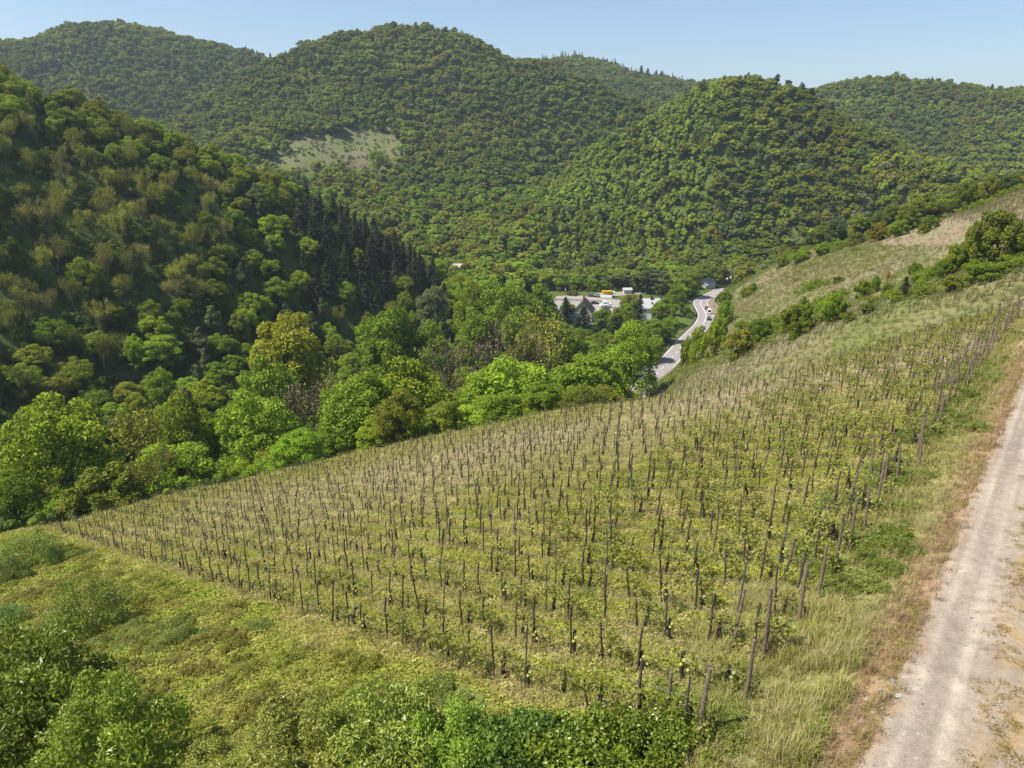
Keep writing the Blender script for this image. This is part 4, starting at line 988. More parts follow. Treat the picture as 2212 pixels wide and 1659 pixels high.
def car(u, v, heading, colr, label, kind='car', cat='car', z=-77.0, xy=None):
    x, y = xy if xy is not None else G(u, v, z)
    L, W, Hh = (4.3, 1.78, 1.45) if kind == 'car' else (4.9, 1.95, 2.25)
    e = empty('parked_car' if cat == 'parked' else ('white_van' if kind == 'van' else 'car'), (x, y, z), heading, label, 'van' if kind == 'van' else 'car')
    paint = simple('car_paint', colr, .3, spec=.6)
    def loft(secs, m_, nm):   # secs: (x, halfwidth, z0, z1)
        mb = MB(); vs_ = []
        for sx, hw, z0, z1 in secs: vs_ += [(sx, -hw, z0), (sx, hw, z0), (sx, hw * .97, z1), (sx, -hw * .97, z1)]
        fs = [(0, 3, 2, 1)]
        for i in range(len(secs) - 1):
            for k in range(4): fs.append((i * 4 + k, i * 4 + (k + 1) % 4, i * 4 + 4 + (k + 1) % 4, i * 4 + 4 + k))
        n4 = (len(secs) - 1) * 4; fs.append((n4, n4 + 1, n4 + 2, n4 + 3)); mb.add(vs_, fs); return mb.mesh(nm, [m_])
    hw = W / 2; bl = .92 if kind == 'car' else 1.1
    link('body', loft([(-L / 2, hw * .86, .34, bl - .12), (-L / 2 + .25, hw, .28, bl), (L * .18, hw, .28, bl - .02), (L / 2 - .35, hw * .95, .28, bl - .2), (L / 2, hw * .82, .34, bl - .35)], paint, 'car_body'), e)
    mb = MB()
    if kind == 'car': base, top = (-L / 2 + .2, L * .2), (-L / 2 + .75, L * .03)
    else: base, top = (-L / 2 + .03, L * .33), (-L / 2 + .15, L * .16)
    zb, zt = bl - .02, Hh; tw = hw * .8
    P8 = [(base[0], -hw * .93, zb), (base[1], -hw * .93, zb), (base[1], hw * .93, zb), (base[0], hw * .93, zb), (top[0], -tw, zt), (top[1], -tw, zt), (top[1], tw, zt), (top[0], tw, zt)]
    mb.add(P8, [(0, 1, 5, 4), (1, 2, 6, 5), (2, 3, 7, 6), (3, 0, 4, 7)]); link('windows', mb.mesh('car_glass', [M['glass']]), e)
    mb = MB(); mb.box(((top[0] + top[1]) / 2, 0, zt + .02), (top[1] - top[0] + .06, tw * 2 + .05, .06))
    for a, b_2 in ((0, 4), (1, 5), (2, 6), (3, 7)): mb.tube([P8[a], P8[b_2]], [.05, .05], 4)
    if kind == 'van': mb.box((-L * .12, 0, (zb + zt) / 2), (L * .42, tw * 2.12, (zt - zb) * .9))
    link('roof', mb.mesh('car_roof', [paint]), e)
    wmb = MB(); wmb.tube([(0, -.1, 0), (0, .1, 0)], [.33, .33], 14); wme = wmb.mesh('wheel', [M['dark']])
    for sx in (-L * .31, L * .31):
        for sy in (-1, 1): link('wheel', wme, e, (sx, sy * (hw - .08), .33))
    lb = MB(); lb.box((0, 0, 0), (.06, .32, .16)); lm = lb.mesh('headlight', [M['frame']]); tm2 = lb.mesh('tail_light', [simple('tail_red', (.4, .01, .01), .4)])
    for sy in (-1, 1): link('headlight', lm, e, (L / 2 - .02, sy * hw * .66, .55)); link('tail_light', tm2, e, (-L / 2 - .02, sy * hw * .68, .72))
    return e
def road_car(u, v, lane, colr, label, kind='car', flip=False):
    g = np.array(G(u, v)); i = int(np.argmin(((RC - g) ** 2).sum(1))); t_ = RC[min(i + 2, len(RC) - 1)] - RC[max(i - 2, 0)]; t_ /= np.linalg.norm(t_)
    p = RC[i] + np.array([-t_[1], t_[0]]) * lane
    car(0, 0, math.atan2(t_[1], t_[0]) + (math.pi if flip else 0), colr, label, kind, xy=p)
road_car(704.5, 309, -1.7, (.22, .02, .025), 'dark red car leading the line on the road bend')
road_car(707.5, 313.5, -1.7, (.8, .8, .8), 'white van following the dark red car on the bend', 'van')
road_car(711, 320, -1.75, (.02, .025, .05), 'dark blue car behind the white van on the bend')
road_car(709, 330, -1.75, (.35, .5, .62), 'light blue car half hidden behind the roadside shrub')
road_car(640, 369, 4.9, (.30, .33, .33), 'grey car parked in tree shade left of the straight road')
road_car(634, 386, 1.8, (.7, .7, .7), 'white car on the road mostly hidden under the overhanging tree', flip=True)
car(594.9, 304, .15, (.03, .035, .03), 'dark car parked alone in the middle of the car park')
car(616, 312, .3, (.75, .75, .75), 'white car parked in front of the boat, beside the house garden')
car(591.5, 296.6, .1, (.10, .11, .12), 'dark grey car in the shade at the back of the car park')
car(598.5, 296.3, .1, (.5, .52, .54), 'silver car beside the yellow tipper at the wood edge')
# boat on the car park
x, y = G(606, 308); bo = empty('boat', (x, y, F0), .18, 'white cabin boat on a trailer in the car park', 'boat')
wh = simple('boat_white', (.85, .85, .85), .25, spec=.6)
mb = MB(); secs = [(-3.1, 1.15, .95, 2.0), (-1, 1.3, .85, 2.05), (1.2, 1.2, .85, 2.15), (2.6, .7, 1.1, 2.35), (3.5, .05, 1.9, 2.5)]
vs_ = []
for sx, hw, z0, z1 in secs: vs_ += [(sx, 0, z0), (sx, hw * .85, z0 + .35), (sx, hw, z1), (sx, -hw, z1), (sx, -hw * .85, z0 + .35)]
fs = [(0, 4, 3, 2, 1)]
for i in range(4):
    for k in range(5): fs.append((i * 5 + k, i * 5 + (k + 1) % 5, i * 5 + 5 + (k + 1) % 5, i * 5 + 5 + k))
mb.add(vs_, fs); link('hull', mb.mesh('hull', [wh]), bo)
mb = MB(); mb.box((-.3, 0, 2.65), (3.4, 1.9, 1.2), taper=.8); mb.box((-.6, 0, 3.6), (2.0, 1.5, .8), taper=.8); link('cabin', mb.mesh('cabin', [wh]), bo)
mb = MB(); mb.box((-.3, 0, 2.75), (3.25, 1.94, .35), taper=.96); link('cabin_windows', mb.mesh('cabin_windows', [M['glass']]), bo)
mb = MB(); mb.box((2.1, .2, 3.3), (.35, .5, 2.2)); link('radar_arch', mb.mesh('radar_arch', [wh]), bo)
mb = MB(); mb.box((0, .8, .55), (6, .12, .15)); mb.box((0, -.8, .55), (6, .12, .15)); mb.box((0, 0, .5), (.2, 2.2, .2))
for sy in (-1, 1): mb.tube([(0, sy * 1.2 - .1, .35), (0, sy * 1.2 + .1, .35)], [.34, .34], 12)
for sx in (-2, 0, 2): mb.box((sx, 0, .75), (.15, 1.8, .35))
link('trailer', mb.mesh('trailer', [M['dark']]), bo)
# yellow tipper
x, y = G(605, 297); tp = empty('tipper_truck', (x + 1, y, F0), .12, 'truck with a raised yellow tipper body by the pines', 'truck')
mb = MB(); mb.box((0, 0, 2.7), (5.2, 2.4, 1.5), taper=1.06); link('tipper_body', mb.mesh('tipper_body', [simple('tipper_yellow', (.62, .36, .02), .6)]), tp)
mb = MB(); mb.box((0, 0, 1.3), (6, 1.1, .35)); mb.box((0, 0, 1.75), (5, 1.6, .35)); link('chassis', mb.mesh('chassis', [M['dark']]), tp)
mb = MB(); mb.box((3.6, 0, 1.9), (1.6, 2.3, 2.2), taper=.92); link('cab', mb.mesh('cab', [M['wall_white']]), tp)
mb = MB(); mb.tube([(0, -.15, 0), (0, .15, 0)], [.5, .5], 12); wme = mb.mesh('truck_wheel', [M['dark']])
for sx in (-2, -.9, 3.3):
    for sy in (-1, 1): link('wheel', wme, tp, (sx, sy * .95, .5))

# ------------------------------------------------------------------ vineyard
r2 = np.random.default_rng(21)
def stake_mesh(h, rad, seed, m_, crook=.02, n=5):
    r = np.random.default_rng(seed); mb = MB(); k = 4; pts = [(r.normal() * crook * i, r.normal() * crook * i, -.25 + (h + .25) * i / k) for i in range(k + 1)]
    mb.tube(pts, [rad * (1.08 - .16 * i / k) for i in range(k + 1)], n); return mb.mesh('stake', [m_])
STK = [stake_mesh(1.5, .032, 1, M['stake'], .005), stake_mesh(1.7, .034, 2, M['stake'], .006), stake_mesh(1.2, .034, 3, M['stake'], .006), stake_mesh(1.85, .026, 4, M['steel'], .0, 4), stake_mesh(1.6, .038, 5, M['stake'], .01)]
def vine_meshes(seed, leaves, h=.72):
    r = np.random.default_rng(seed); mb = MB(); p = np.array([.07, 0, -.1]); pts = [p]; rad = [.055]
    for i in range(6):
        p = p + np.array([r.normal() * .028, r.normal() * .028, h / 6 + .01]); pts.append(p); rad.append(.05 * (1 - .07 * i) + r.random() * .016)
    mb.tube(pts, rad, 6); kn = MB()
    head = pts[-1]; mb.tube([head, head + np.array([.08, .03, .05])], [.06, .03], 5)
    mb.tube([pts[4], pts[4] + np.array([-.1, .04, .1])], [.035, .015], 5)
    trunk = mb.mesh('vine_trunk', [M['vinewood']])
    cm = MB(); LP = []
    for j in range(4 + (leaves > 150)):
        sgn = 1 if j % 2 else -1; d = np.array([r.normal() * .3, sgn * 1.0, r.uniform(-.1, .5)]); q = head.copy(); cp = [q]
        L = r.uniform(.5, .95)
        for i in range(5):
            d = unit(d + np.array([r.normal() * .2, 0, -.16 + r.normal() * .1])); q = q + d * L / 5; cp.append(q)
        cm.tube(cp, [.009, .008, .008, .007, .006, .004], 4, cap=False)
        for i in range(1, 6): LP.append(cp[i])
    canes = cm.mesh('vine_canes', [M['cane']])
    LP = np.array(LP); k = r.integers(0, len(LP), leaves)
    P = LP[k] + r.normal(size=(leaves, 3)) * np.array([.09, .12, .1]) + np.array([0, 0, .06])
    v, f = leaf_quads(P, unit(r.normal(size=(leaves, 3)) + [0, 0, .5]), .085, .9, r)
    return trunk, canes, mesh_from('vine_foliage', v, f.ravel(), np.full(len(f), 4), [M['vleaf']])
M['vleaf'] = leaf_material('vine_leaves', False, (.25, .27, .045), .35, .5, .3, 3., .2)
VN = [vine_meshes(1, 110), vine_meshes(2, 70), vine_meshes(3, 230, .85), vine_meshes(4, 36, .7), vine_meshes(5, 330, .95), vine_meshes(6, 12, .65)]
def ordn(i):
    i += 1
    if i <= 20: return ORD[i - 1]
    return '%d%s' % (i, 'th' if 10 < i % 100 < 14 else {1: 'st', 2: 'nd', 3: 'rd'}.get(i % 10, 'th'))
ORD = ['first', 'second', 'third', 'fourth', 'fifth', 'sixth', 'seventh', 'eighth', 'ninth', 'tenth', 'eleventh', 'twelfth', 'thirteenth', 'fourteenth', 'fifteenth', 'sixteenth', 'seventeenth', 'eighteenth', 'nineteenth', 'twentieth']
stakes = []; vines = []; endposts = []; wires = []
def pq(p, q): return .73 * q - .68 * p, .68 * q + .73 * p
q = 11.0; row = 0
while q < 118:
    p0 = (4.7 + .158 * q) / .985; p = p0; last = p0; ns_ = nv_ = 0
    while p < 100:
        pj = p + r2.normal() * .12; qj = q + r2.normal() * .09
        x, y = pq(pj, qj); r = math.hypot(x, y); az_ = math.atan2(x, y)
        if r > np.interp(az_, AZ, LR[0]) + 1.5: break
        if az_ > R_(46): p += 1.2; continue
        last = p; frac = (r2.random() < .88)
        if frac:
            big = r2.random()
            stakes.append((x, y, r, 3 if big < .13 else r2.choice([0, 0, 1, 2, 4]), row, ns_)); ns_ += 1
        if r2.random() < .86: vines.append((x + .12, y - .05, r, p - p0, row, nv_)); nv_ += 1
        p += 1.18
    endposts.append((p0 - .55, q, row)); wires.append((q, p0 - .5, last, row)); q += 1.92; row += 1
stakes.sort(key=lambda s_: s_[2]); vines.sort(key=lambda s_: s_[2])
def st_lab(d):
    if d < 24: return 'weathered stake in the front vine rows nearest the bottom shrubs', 'stakes in the front vine rows'
    if d < 34: return 'weathered stake in the lower middle of the vineyard', 'stakes in the lower middle rows'
    return 'slim dark stake in the middle of the vineyard slope', 'stakes in the middle of the vineyard'
for x, y, r, k, row, ns_ in stakes[:300]:
    _l, gp = st_lab(r); lb = '%s stake, %s from the track in the %s vine row above bottom shrubs' % ('grey metal' if k == 3 else 'short dark' if k == 2 else 'thin dark', ordn(ns_), ordn(row))
    o = link('vine_stake', STK[k], None, (x, y, h1(x, y)), r2.uniform(0, 6.28), (1, 1, r2.uniform(.85, 1.15))); a_r = r2.uniform(0, 6.28); o.rotation_euler = Matrix.Rotation(r2.normal() * .05 + .02 + .07 * max(0, min(1, (x - 2) / 12)), 3, 'Y').to_4x4().to_euler(); o.rotation_euler.x = r2.normal() * .05
    tag(o, lb, 'vine stake', gp)
rest_s = stakes[300:]
# second and top vineyards on the far slope
sx_, sy_, sd2 = [], [], []
for q in np.arange(60, 330, 2.1):
    for p in np.arange(-160, 120, 1.7):
        x, y = pq(p + r2.normal() * .2, q + r2.normal() * .15); r = math.hypot(x, y); az_ = math.atan2(x, y)
        if az_ < R_(12) or az_ > R_(38): continue
        k = int((az_ - AZ[0]) / (AZ[1] - AZ[0]))
        z = h1(x, y); u, v = proj(x, y, z)
        vA = float(proj(LR[0][k] * math.sin(az_), LR[0][k] * math.cos(az_), LZ[0][k])[1]); vC = float(proj(LR[2][k] * math.sin(az_), LR[2][k] * math.cos(az_), LZ[2][k])[1])
        if r > LR[0][k] + 14 and vC + 3 < v < vC + (.56 + .1 * math.sin(u / 37)) * (vA - vC) + (6 if u < 740 else 0) and r < LR[2][k] - 3 and u > 672 and r2.random() < .78: sx_.append(x); sy_.append(y); sd2.append(0)
        elif r < LR[3][k] and u > 935 and 186 < v < 232 - (u < 985) * 8 and r2.random() < .9: sx_.append(x); sy_.append(y); sd2.append(1)
xs = np.array([s_[0] for s_ in rest_s] + sx_); ys = np.array([s_[1] for s_ in rest_s] + sy_); zs = H(xs, ys)
n0 = len(rest_s)
til = r2.normal(size=(len(xs), 2)) * .07; til[n0:, 1] += .22; til[:n0, 1] += .09 * np.clip((xs[:n0] - 2) / 12, 0, 1)
kk = np.array([s_[3] for s_ in rest_s] + [1] * len(sx_))
scl = np.ones((len(xs), 3)); scl[:, 2] = r2.uniform(.8, 1.2, len(xs)); scl[n0:] *= np.array([1.3, 1.3, 1.0])
scl[:n0, 2] *= .93
scatter('vine_stakes', np.stack([xs, ys, zs], 1), r2.uniform(0, .4, len(xs)), scl, kk, np.ones((len(xs), 3)), STK, til, 'rows of thin dark stakes across the farther vineyard slopes', 'vine stakes')
def vine_kind(d, pd, y):
    if pd < 13 or d < 21: return r2.choice([2, 4, 0])
    if d < 30: return r2.choice([0, 2, 1, 3])
    if d < 42: return r2.choice([1, 3, 5])
    return r2.choice([1, 3, 5])
for x, y, r, pd, row, nv_ in vines[:300]:
    k = vine_kind(r, pd, y); tr, cn, fo = VN[k]
    lb2 = '%s grapevine, %s from the track in the %s vine row above bottom shrubs' % ({0: 'leafing', 1: 'lightly leafing', 2: 'well leafed', 3: 'nearly bare', 4: 'bushy leafed', 5: 'bare'}[int(k)], ordn(nv_), ordn(row))
    lb = 'leafing grapevine in the front rows near the bottom shrubs' if r < 24 else 'gnarled grapevine on the lower middle slope' if r < 34 else 'small gnarled grapevine mid slope in the vineyard'
    e = empty('grapevine', (x, y, h1(x, y)), math.atan2(.73, -.68) - math.pi / 2 + r2.normal() * .15, lb2, 'grapevine', 'grapevines: ' + lb.split(' in ')[-1].split(' on ')[-1]); s_ = r2.uniform(.85, 1.15); e.scale = (s_, s_, s_)
    link('trunk', tr, e); link('cane', cn, e); link('foliage', fo, e)
vj = [join_meshes('vine_whole', v_, [M['vinewood'], M['cane'], M['vleaf']]) for v_ in VN]
rv = vines[300:]; xs = np.array([v_[0] for v_ in rv] + [sx_[i] for i in range(0, len(sx_), 2)]); ys = np.array([v_[1] for v_ in rv] + [sy_[i] for i in range(0, len(sx_), 2)])
kk = [vine_kind(v_[2], v_[3], v_[1]) for v_ in rv] + [3] * (len(xs) - len(rv))
scatter('grapevines', np.stack([xs, ys, H(xs, ys)], 1), r2.normal(size=len(xs)) * .2 + math.atan2(.73, -.68) - math.pi / 2, r2.uniform(.8, 1.15, len(xs)), kk, np.ones((len(xs), 3)), vj, label='far rows of gnarled grapevines just coming into leaf', cat='grapevines')
# thick end posts by the track
EP = [stake_mesh(1.95, .05, 11, M['postwood'], .003, 8), stake_mesh(1.75, .046, 12, M['postwood'], .004, 8), stake_mesh(2.15, .05, 13, M['postwood'], .003, 8)]
for p, q, row in endposts:
    x, y = pq(p + r2.normal() * .15, q); o = link('end_post', EP[row % 3], None, (x, y, h1(x, y)), 0)
    o.rotation_euler = (r2.normal() * .03, .01 + r2.normal() * .045, r2.uniform(0, .5))
    lb = 'thick round wooden end post, %s one up the track from the bottom shrubs' % ORD[row] if row < 20 else 'wooden end post far up the track where the vineyard narrows'
    tag(o, lb, 'end post', 'end posts along the farm track')
    if row % 2 == 0 or row > 18:
        x, y = pq(p + 1.1, q + .25); o = link('line_post', EP[(row + 1) % 3], None, (x, y, h1(x, y)), 0, (.85, .85, .9)); o.rotation_euler = (r2.normal() * .06, .03 + r2.normal() * .06, 0)
        tag(o, ('wooden line post just behind the %s end post' % ORD[row]) if row < 20 else 'wooden line post far up the track where the vineyard narrows', 'line post', 'line posts along the farm track')
for q, pa, pb, row in wires:
    mb = MB()
    for hz in (.8, 1.2):
        pts = []
        for p in np.arange(pa, pb, 3.5):
            x, y = pq(p, q); pts.append((x, y, h1(x, y) + hz))
        if len(pts) > 1: mb.tube(pts, [.005] * len(pts), 3, cap=False)
    if mb.n: tag(link('trellis_wire', mb.mesh('trellis_wire', [M['wire']])), 'pair of thin wires strung along the %s vine row above the bottom shrubs' % ordn(row), 'trellis wire', 'trellis wires along the vine rows')

# ------------------------------------------------------------------ shrubs of the foreground
def shrub_mesh(name, seed, H_, Rr, lobes, n, size, aspect=.42, flat=.9, jit=1.7, shell=.3):
    me, Cc = crown_mesh(name, H_, Rr, -.25, lobes, n, size, seed, M['leaf_fine'], flat=flat, jit=jit, fold=True, aspect=aspect, shell=shell, lr0=(.45, 1.0), lr1=(.14, .30))
    mb = MB(); r = np.random.default_rng(seed)
    for j in range(min(9, lobes)):
        c = Cc[j]; c = np.array([c[0], c[1], abs(c[2])]); mb.tube([(c[0] * .1, c[1] * .1, -.2), c * [.5, .5, .55], c], [.035, .022, .008], 5, cap=False)
    return me, mb.mesh(name + '_stems', [M['bark']]), H_, Rr
SHB = [shrub_mesh('broad_leaf_shrub', 301, 3., 1.9, 64, 15000, .13), shrub_mesh('broad_leaf_shrub_b', 302, 3., 1.9, 54, 13000, .125), shrub_mesh('fine_shrub', 303, 2.6, 1.9, 60, 13000, .085, .5),
       shrub_mesh('bramble', 304, 1.2, 1.6, 55, 9000, .10, .75, .7)]
def shrub(u, vb, wpx, hpx, k, tint, label, tilt=0, name='shrub'):
    r = hitA(u, vb); A_, q = azr(u, vb); x, y = r * math.sin(A_), r * math.cos(A_); dist = r / math.cos(math.atan(abs(q)))
    Rr = wpx / 2 / FPX * dist * .94; dep = math.atan(abs(q)); Hh = max(hpx - wpx * .4 * math.sin(dep), hpx * .3) / FPX * dist / max(math.cos(dep), .6) * .85
    me, st, H0, R0 = SHB[k]; e = empty(name, (x, y, h1(x, y)), r2.uniform(0, 6.28), label, 'shrub'); e.scale = (Rr / R0, Rr / R0, Hh / H0)
    c = link('foliage', me, e); c['tint'] = [float(v) for v in tint]; link('stems', st, e)
S_YG = C(.31, .35, .04); S_G = C(.215, .275, .03); S_D = C(.12, .19, .03)
shrub(35, 775, 135, 140, 0, S_G * 1.05, 'large glossy green shrub filling the bottom left corner')
shrub(118, 790, 115, 118, 1, S_G, 'glossy green shrub right of the corner shrub at the bottom')
shrub(20, 690, 60, 50, 1, S_G * 1.1, 'small glossy shrub on the left edge above the corner shrub')
shrub(92, 634, 70, 62, 2, S_G * .75, 'round dark green bush standing alone left of the vine rows')
shrub(66, 624, 30, 22, 2, S_YG * .9, 'small yellow-green bush touching the round dark bush')
shrub(10, 628, 36, 26, 2, S_D * 1.2, 'small dark bush at the left edge beside the round bush')
shrub(225, 800, 115, 62, 2, S_YG * .9, 'low yellow-green mound between the bottom shrubs')
shrub(305, 800, 135, 112, 1, S_YG * C(1.0, .95, 1.4), 'yellowish narrow-leaved shrub with reddish tips at the bottom')
shrub(385, 800, 130, 122, 0, S_YG * C(.9, .95, 1.3), 'tall pale-leaved shrub in the bottom middle')
shrub(450, 795, 100, 98, 1, S_YG * C(.8, 1, 1), 'light green shrub right of the pale-leaved one')
shrub(515, 790, 125, 88, 3, S_D * 1.1, 'dark green bramble mound at the bottom middle')
shrub(585, 785, 135, 82, 3, S_G * .85, 'dense bramble thicket under the front vines')
shrub(652, 765, 100, 62, 3, S_G * .9, 'bramble thicket at the foot of the leaning end post')
shrub(690, 725, 50, 34, 3, S_G * .95, 'small bramble clump beside the last front vine')
shrub(30, 566, 60, 40, 2, S_G * .9, 'feathery green bush beside the far left vineyard corner')
shrub(8, 585, 40, 34, 2, S_G * .7, 'dark bush at the left edge below the big trees')
shrub(57, 566, 16, 24, 2, S_D, 'narrow dark upright bush at the grass strip by the vineyard corner')
shrub(228, 650, 22, 10, 3, S_G * .9, 'little nettle clump beside the first vine row')
rb = np.random.default_rng(77)
bs = rb.uniform(6, 95, 2600); bn = 4.3 + rb.normal(size=2600) * .7; bx = bs * TX + bn * NX; by = bs * TY + bn * NY
cl = fbm(bx / 2.6, by / 2.6, 3); kp = (cl > -.02) & (rb.random(2600) < .12 + 2.2 * np.clip(cl, 0, .2))
ax = rb.uniform(-45, 8, 5200); ay = rb.uniform(5, 85, 5200); aq = .73 * ax + .68 * ay; c2 = fbm(ax / 5 + 3, ay / 5, 3); k2 = (aq < 9.5) & (ax * NX + ay * NY > 4.5) & (c2 > .04)
lx = rb.uniform(-50, 8, 9000); ly = rb.uniform(5, 85, 9000); lq = .73 * lx + .68 * ly; k4 = (lq < 9.5) & (lx * NX + ly * NY > 4.5)
fx = rb.uniform(-60, 60, 3600); fy = rb.uniform(12, 80, 3600); fq = .73 * fx + .68 * fy; c3 = fbm(fx / 3 + 30, fy / 3, 3); k3 = (fq > 10.5) & (fx * NX + fy * NY > 4.5) & (c3 > .13) & (fy < 74)
wx = np.concatenate([bx[kp], ax[k2], fx[k3], lx[k4]]); wy = np.concatenate([by[kp], ay[k2], fy[k3], ly[k4]]); nw = len(wx)
BR = [SHB[3][0], SHB[2][0]]
ws = np.concatenate([rb.uniform(.16, .42, kp.sum()), rb.uniform(.2, .5, k2.sum()), rb.uniform(.12, .28, k3.sum()), rb.uniform(.12, .42, k4.sum())]); wsc = np.stack([ws, ws, ws * rb.uniform(.6, 1.25, nw)], 1)
wt = mixc(S_G * .75, C(.27, .31, .07), rb.random(nw)); l4 = int(k4.sum()); wt[-l4:] = mixc(C(.27, .31, .035), C(.35, .32, .07), rb.random(l4))
scatter('weeds', np.stack([wx, wy, H(wx, wy) - .03], 1), rb.uniform(0, 6.28, nw), wsc, rb.integers(0, 2, nw) * 0, wt, BR, label='nettles, brambles and weeds growing at the row ends and below the vineyard', cat='weeds')

# ------------------------------------------------------------------ grass, herbs, gravel (nobody could count these)
def tuft(seed, n, h, spread, wdt, m_):
    r = np.random.default_rng(seed); v = []; f = []
    for i in range(n):
        a = r.uniform(0, 6.28); b0 = r.normal(size=2) * spread * .4; L = h * r.uniform(.6, 1.3); lean = r.uniform(.1, .75); c, s_ = math.cos(a), math.sin(a)
        p0 = np.array([b0[0], b0[1], 0]); p1 = p0 + np.array([c * lean * L * .4, s_ * lean * L * .4, L * .6]); p2 = p0 + np.array([c * lean * L, s_ * lean * L, L * .95 * (1 - lean * .35)])
        wv_ = np.array([-s_, c, 0]) * wdt; k = len(v); v += [p0 - wv_, p0 + wv_, p1 + wv_ * .7, p1 - wv_ * .7, p2]; f += [(k, k + 1, k + 2, k + 3), (k + 3, k + 2, k + 4)]
    return mesh_from('tuft', np.array(v), [i for q_1 in f for i in q_1], [len(q_1) for q_1 in f], [m_])
M['grass'] = leaf_material('grass_blades', True, transl=.25, rough=.7, spec=.1, nscale=2)
def herb(seed, n, size, R0, h):
    r = np.random.default_rng(seed); a = r.uniform(0, 6.28, n); rr = np.sqrt(r.random(n)) * R0; z = h * (1 - (rr / R0) ** 2) * r.uniform(.35, 1.05, n)
    P = np.stack([np.cos(a) * rr, np.sin(a) * rr, z + .03], 1); v, f = leaf_quads(P, unit(r.normal(size=(n, 3)) * .55 + [0, 0, 1]), size, .6, r); return mesh_from('herb', v, f.ravel(), np.full(len(f), 4), [M['grass']])
TF = [tuft(1, 26, .26, .22, .007, M['grass']), tuft(2, 30, .20, .30, .007, M['grass']), tuft(3, 22, .42, .2, .006, M['grass']), herb(4, 60, .075, .3, .22), herb(5, 80, .06, .38, .16), tuft(6, 30, .12, .3, .008, M['grass'])]
r3 = np.random.default_rng(5)
def field(n, rmax, rmin=6, azlo=-42, azhi=40, power=1.0):
    a = R_(1) * r3.uniform(azlo, azhi, n); r = rmin + (rmax - rmin) * r3.random(n) ** power; return r * np.sin(a), r * np.cos(a), r
x, y, r = field(105000, 100, 7, -40, 38, .85)
nn_ = x * NX + y * NY; qq_ = .73 * x + .68 * y; kq = np.clip(((np.arctan2(x, y) - AZ[0]) / (AZ[1] - AZ[0])).astype(int), 0, AZN - 1)
keep = (r < LR[0][kq] + 4) & (nn_ > 1.2)
x, y, r, nn_, qq_ = [a[keep] for a in (x, y, r, nn_, qq_)]
F1 = fbm(x / 9, y / 9, 4); F2 = fbm(x / 2.2 + 50, y / 2.2, 3)
rowp = .5 + .5 * np.cos(2 * math.pi * (qq_ - 11) / 1.92)
weedy = qq_ < 10 + F1 * 4
verge_ = nn_ < 4.2
bandp = np.exp(-((y - (58 + .05 * x)) / 11) ** 2) * np.clip((x + 40) / 30, 0, 1)
rd_ = r3.random(len(x))
cg = mixc(C(.265, .30, .035), C(.43, .355, .13), np.clip(.41 + F2 * 1.5 + r3.normal(size=len(x)) * .28, 0, 1))
rowc = np.clip((rowp - .45) * 2, 0, 1); cg = mixc(cg * (1.08 - .1 * rowc[:, None]), C(.36, .30, .15), rowc * .45); cg = mixc(cg, C(.50, .41, .26), np.clip(bandp * .9 + F1 * .9 - .08, 0, .8))
cg = np.where(weedy[:, None], mixc(C(.25, .30, .035), C(.35, .33, .085), np.clip(.4 + F2 * 1.2 + r3.normal(size=len(x)) * .2, 0, 1)), cg)
cv = mixc(C(.36, .255, .14), C(.31, .285, .10), np.clip((nn_ - 1.55) / 1.3 + F2 * 1.5 + r3.normal(size=len(x)) * .25, 0, 1))
cg = np.where(verge_[:, None], cv, cg)
ix = np.where(weedy, np.where(rd_ < .62, 3, np.where(rd_ < .85, 4, 0)), np.where(rd_ < .35, 1, np.where(rd_ < .6, 0, np.where(rd_ < .78, 4, np.where(rd_ < .9, 3, 2)))))
ix = np.where(verge_, np.where(rd_ < .6, 5, np.where(rd_ < .85, 1, 2)), ix)
keep = ~(verge_ & (nn_ < 1.7) & (rd_ < .5)) & ~((bandp > .6) & (rd_ < .45))
x, y, r, ix, cg, nn_ = x[keep], y[keep], r[keep], ix[keep], cg[keep], nn_[keep]
s_ = r3.uniform(.65, 1.25, len(x)) * np.clip(.75 + r / 70, .8, 1.7) * np.where(nn_ < 3, .75, 1)
scatter('grass', np.stack([x, y, H(x, y) - .01], 1), r3.uniform(0, 6.28, len(x)), s_, ix, cg, TF, label='rough grass and weeds covering the vineyard slope', cat='grass')
tx3 = r3.uniform(1.5, 9, 6000); ty3 = r3.uniform(8, 19, 6000); t3n = tx3 * NX + ty3 * NY; tu, tv = proj(tx3, ty3, H(tx3, ty3))
keep = (t3n > 2.2) & (t3n < 6.5) & (tu > 690) & (fbm(tx3 / 1.5, ty3 / 1.5, 3) > -.04); tx3, ty3 = tx3[keep], ty3[keep]; n = len(tx3)
scatter('tall_grass', np.stack([tx3, ty3, H(tx3, ty3)], 1), r3.uniform(0, 6.28, n), r3.uniform(.7, 1.35, n), np.where(r3.random(n) < .7, 2, 0), mixc(C(.42, .34, .17), C(.27, .30, .06), r3.random(n)), TF, label='tall blond grass between the end posts and the track', cat='grass')
